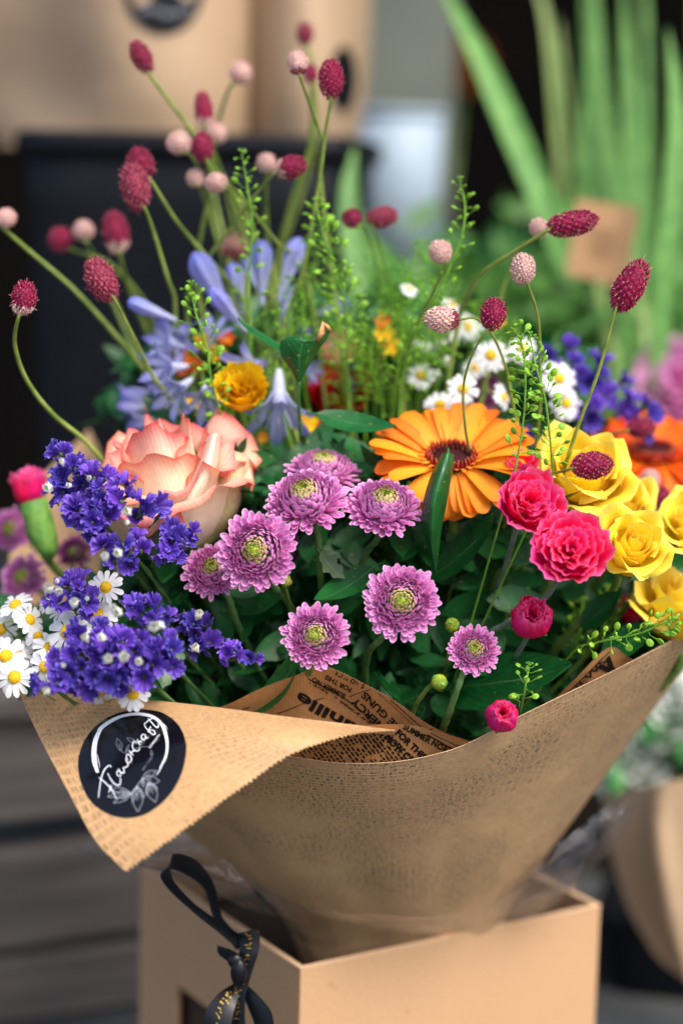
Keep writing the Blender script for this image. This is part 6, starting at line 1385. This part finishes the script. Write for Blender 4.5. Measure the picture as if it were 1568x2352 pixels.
kp = P(548, 2235, 1.338) - rb.location; b.ball(kp, S(24, 1.34), 12, 8, 0, (.8, .6, 1.4)); b.ball(kp + D(-.3, 1, 0) * .008, S(18, 1.34), 10, 6, 0, (1, .6, 1)); obj('knot', b.mesh('knot', M['ribbon']), rb)
b = MB(); rr = random.Random(6)
for mid in (m1, m2):
    for i in range(2, len(mid) - 2, 2):
        p, dr, nn, w = mid[i]; s = 1 if nn.dot(-FW) > 0 else -1; t = (mid[i + 1][0] - p).normalized()
        for k in range(3):      # strokes of the gold script
            c0 = p + nn * s * .0014 + dr * w * rr.uniform(-.45, .2) + t * rr.uniform(-.001, .001) - rb.location; L_ = rr.uniform(.001, .0024); b.add([c0, c0 + dr * L_, c0 + dr * L_ + t * .0007, c0 + t * .0007], [(0, 1, 2, 3)])
obj('gold_lettering', b.mesh('gold_lettering', M['foil'], False), rb)

# ------------------------------------------------------------------ blurred neighbours at the right
nb = P(1480, 2330, 1.85)
bw = thing('neighbour_bouquet_wrap', 'blurred kraft paper wrapping of another bouquet, lower right', 'wrapping paper', P(1420, 2200, 1.85))
g = patch([[P(1385, 1830, 1.810), P(1440, 1812, 1.755), P(1500, 1806, 1.710), P(1560, 1790, 1.700), P(1700, 1780, 1.710)], [P(1400, 1950, 1.810), P(1450, 1950, 1.770), P(1505, 1950, 1.710), P(1565, 1945, 1.715), P(1690, 1940, 1.710)], [P(1440, 2080, 1.810), P(1480, 2100, 1.780), P(1530, 2110, 1.730), P(1585, 2120, 1.730), P(1680, 2120, 1.730)], [P(1500, 2190, 1.810), P(1530, 2220, 1.790), P(1570, 2250, 1.750), P(1610, 2280, 1.750), P(1670, 2290, 1.750)]], 7, 7)
sheet('wrap', g, M['kraft_far'], bw, bw.location)
def blurflower(label, px, py, Wpx, d, n, mat, seed, cat='flower', name='flower'):
    return cupflower(name, label, cat, px, py, Wpx, d, n, carn_specs(mat, open_=.8, inner=8)[1:], seed=seed)
SB = STEM_BASE; STEM_BASE = P(1580, 2150, 1.90)
for i, (x, y, w) in enumerate(((1545, 1640, 130), (1480, 1730, 110), (1590, 1560, 120), (1560, 1720, 90), (1440, 1790, 90))):
    blurflower(['large blurred white flower of the neighbouring bouquet, by the paper edge', 'blurred white flower left of the large one, low beside the paper', 'blurred white flower at the right edge, highest of its bunch', 'small blurred white flower in the green gap', 'lowest blurred white flower, just above the neighbouring wrap'][i], x, y, w * 1.35, 1.82, (-.2, .6, .8), 'white_soft', 400 + i, name='white_flower')
def nb_s(rr): return P(rr.gauss(1530, 70), rr.gauss(1730, 45), rr.uniform(1.8, 1.9)), D(rr.uniform(-.8, .8), rr.uniform(0, 1), .6)
leaf_mass('neighbour_foliage', 'blurred green leaves between the white flowers lower right', 160, nb_s, .05, 'leaf_bright', 21)
STEM_BASE = P(1600, 1500, 1.9)
blurflower('soft pink blurred flower at the right edge, upper one', 1562, 880, 165, 1.80, (-.2, .4, .9), 'pink_soft', 411, name='pink_flower')
blurflower('soft pink blurred flower below its twin at the right edge', 1575, 985, 130, 1.80, (-.2, .3, .9), 'pink_soft', 412, name='pink_flower')
STEM_BASE = P(1000, 700, 2.7)
blurflower('deep amber blurred flower in the dark gap beside the post', 1062, 160, 120, 2.7, (0, .3, 1), 'amber', 413, name='amber_flower')
STEM_BASE = SB
pb = P(1510, 2180, 1.95)
bucket('low black bucket under the neighbouring bouquet', P(1375, 2120, 1.98), P(1760, 2120, 1.94), P(1500, 2120, 1.96).z, .001, .25, .85)
print('objects', len(bpy.data.objects))
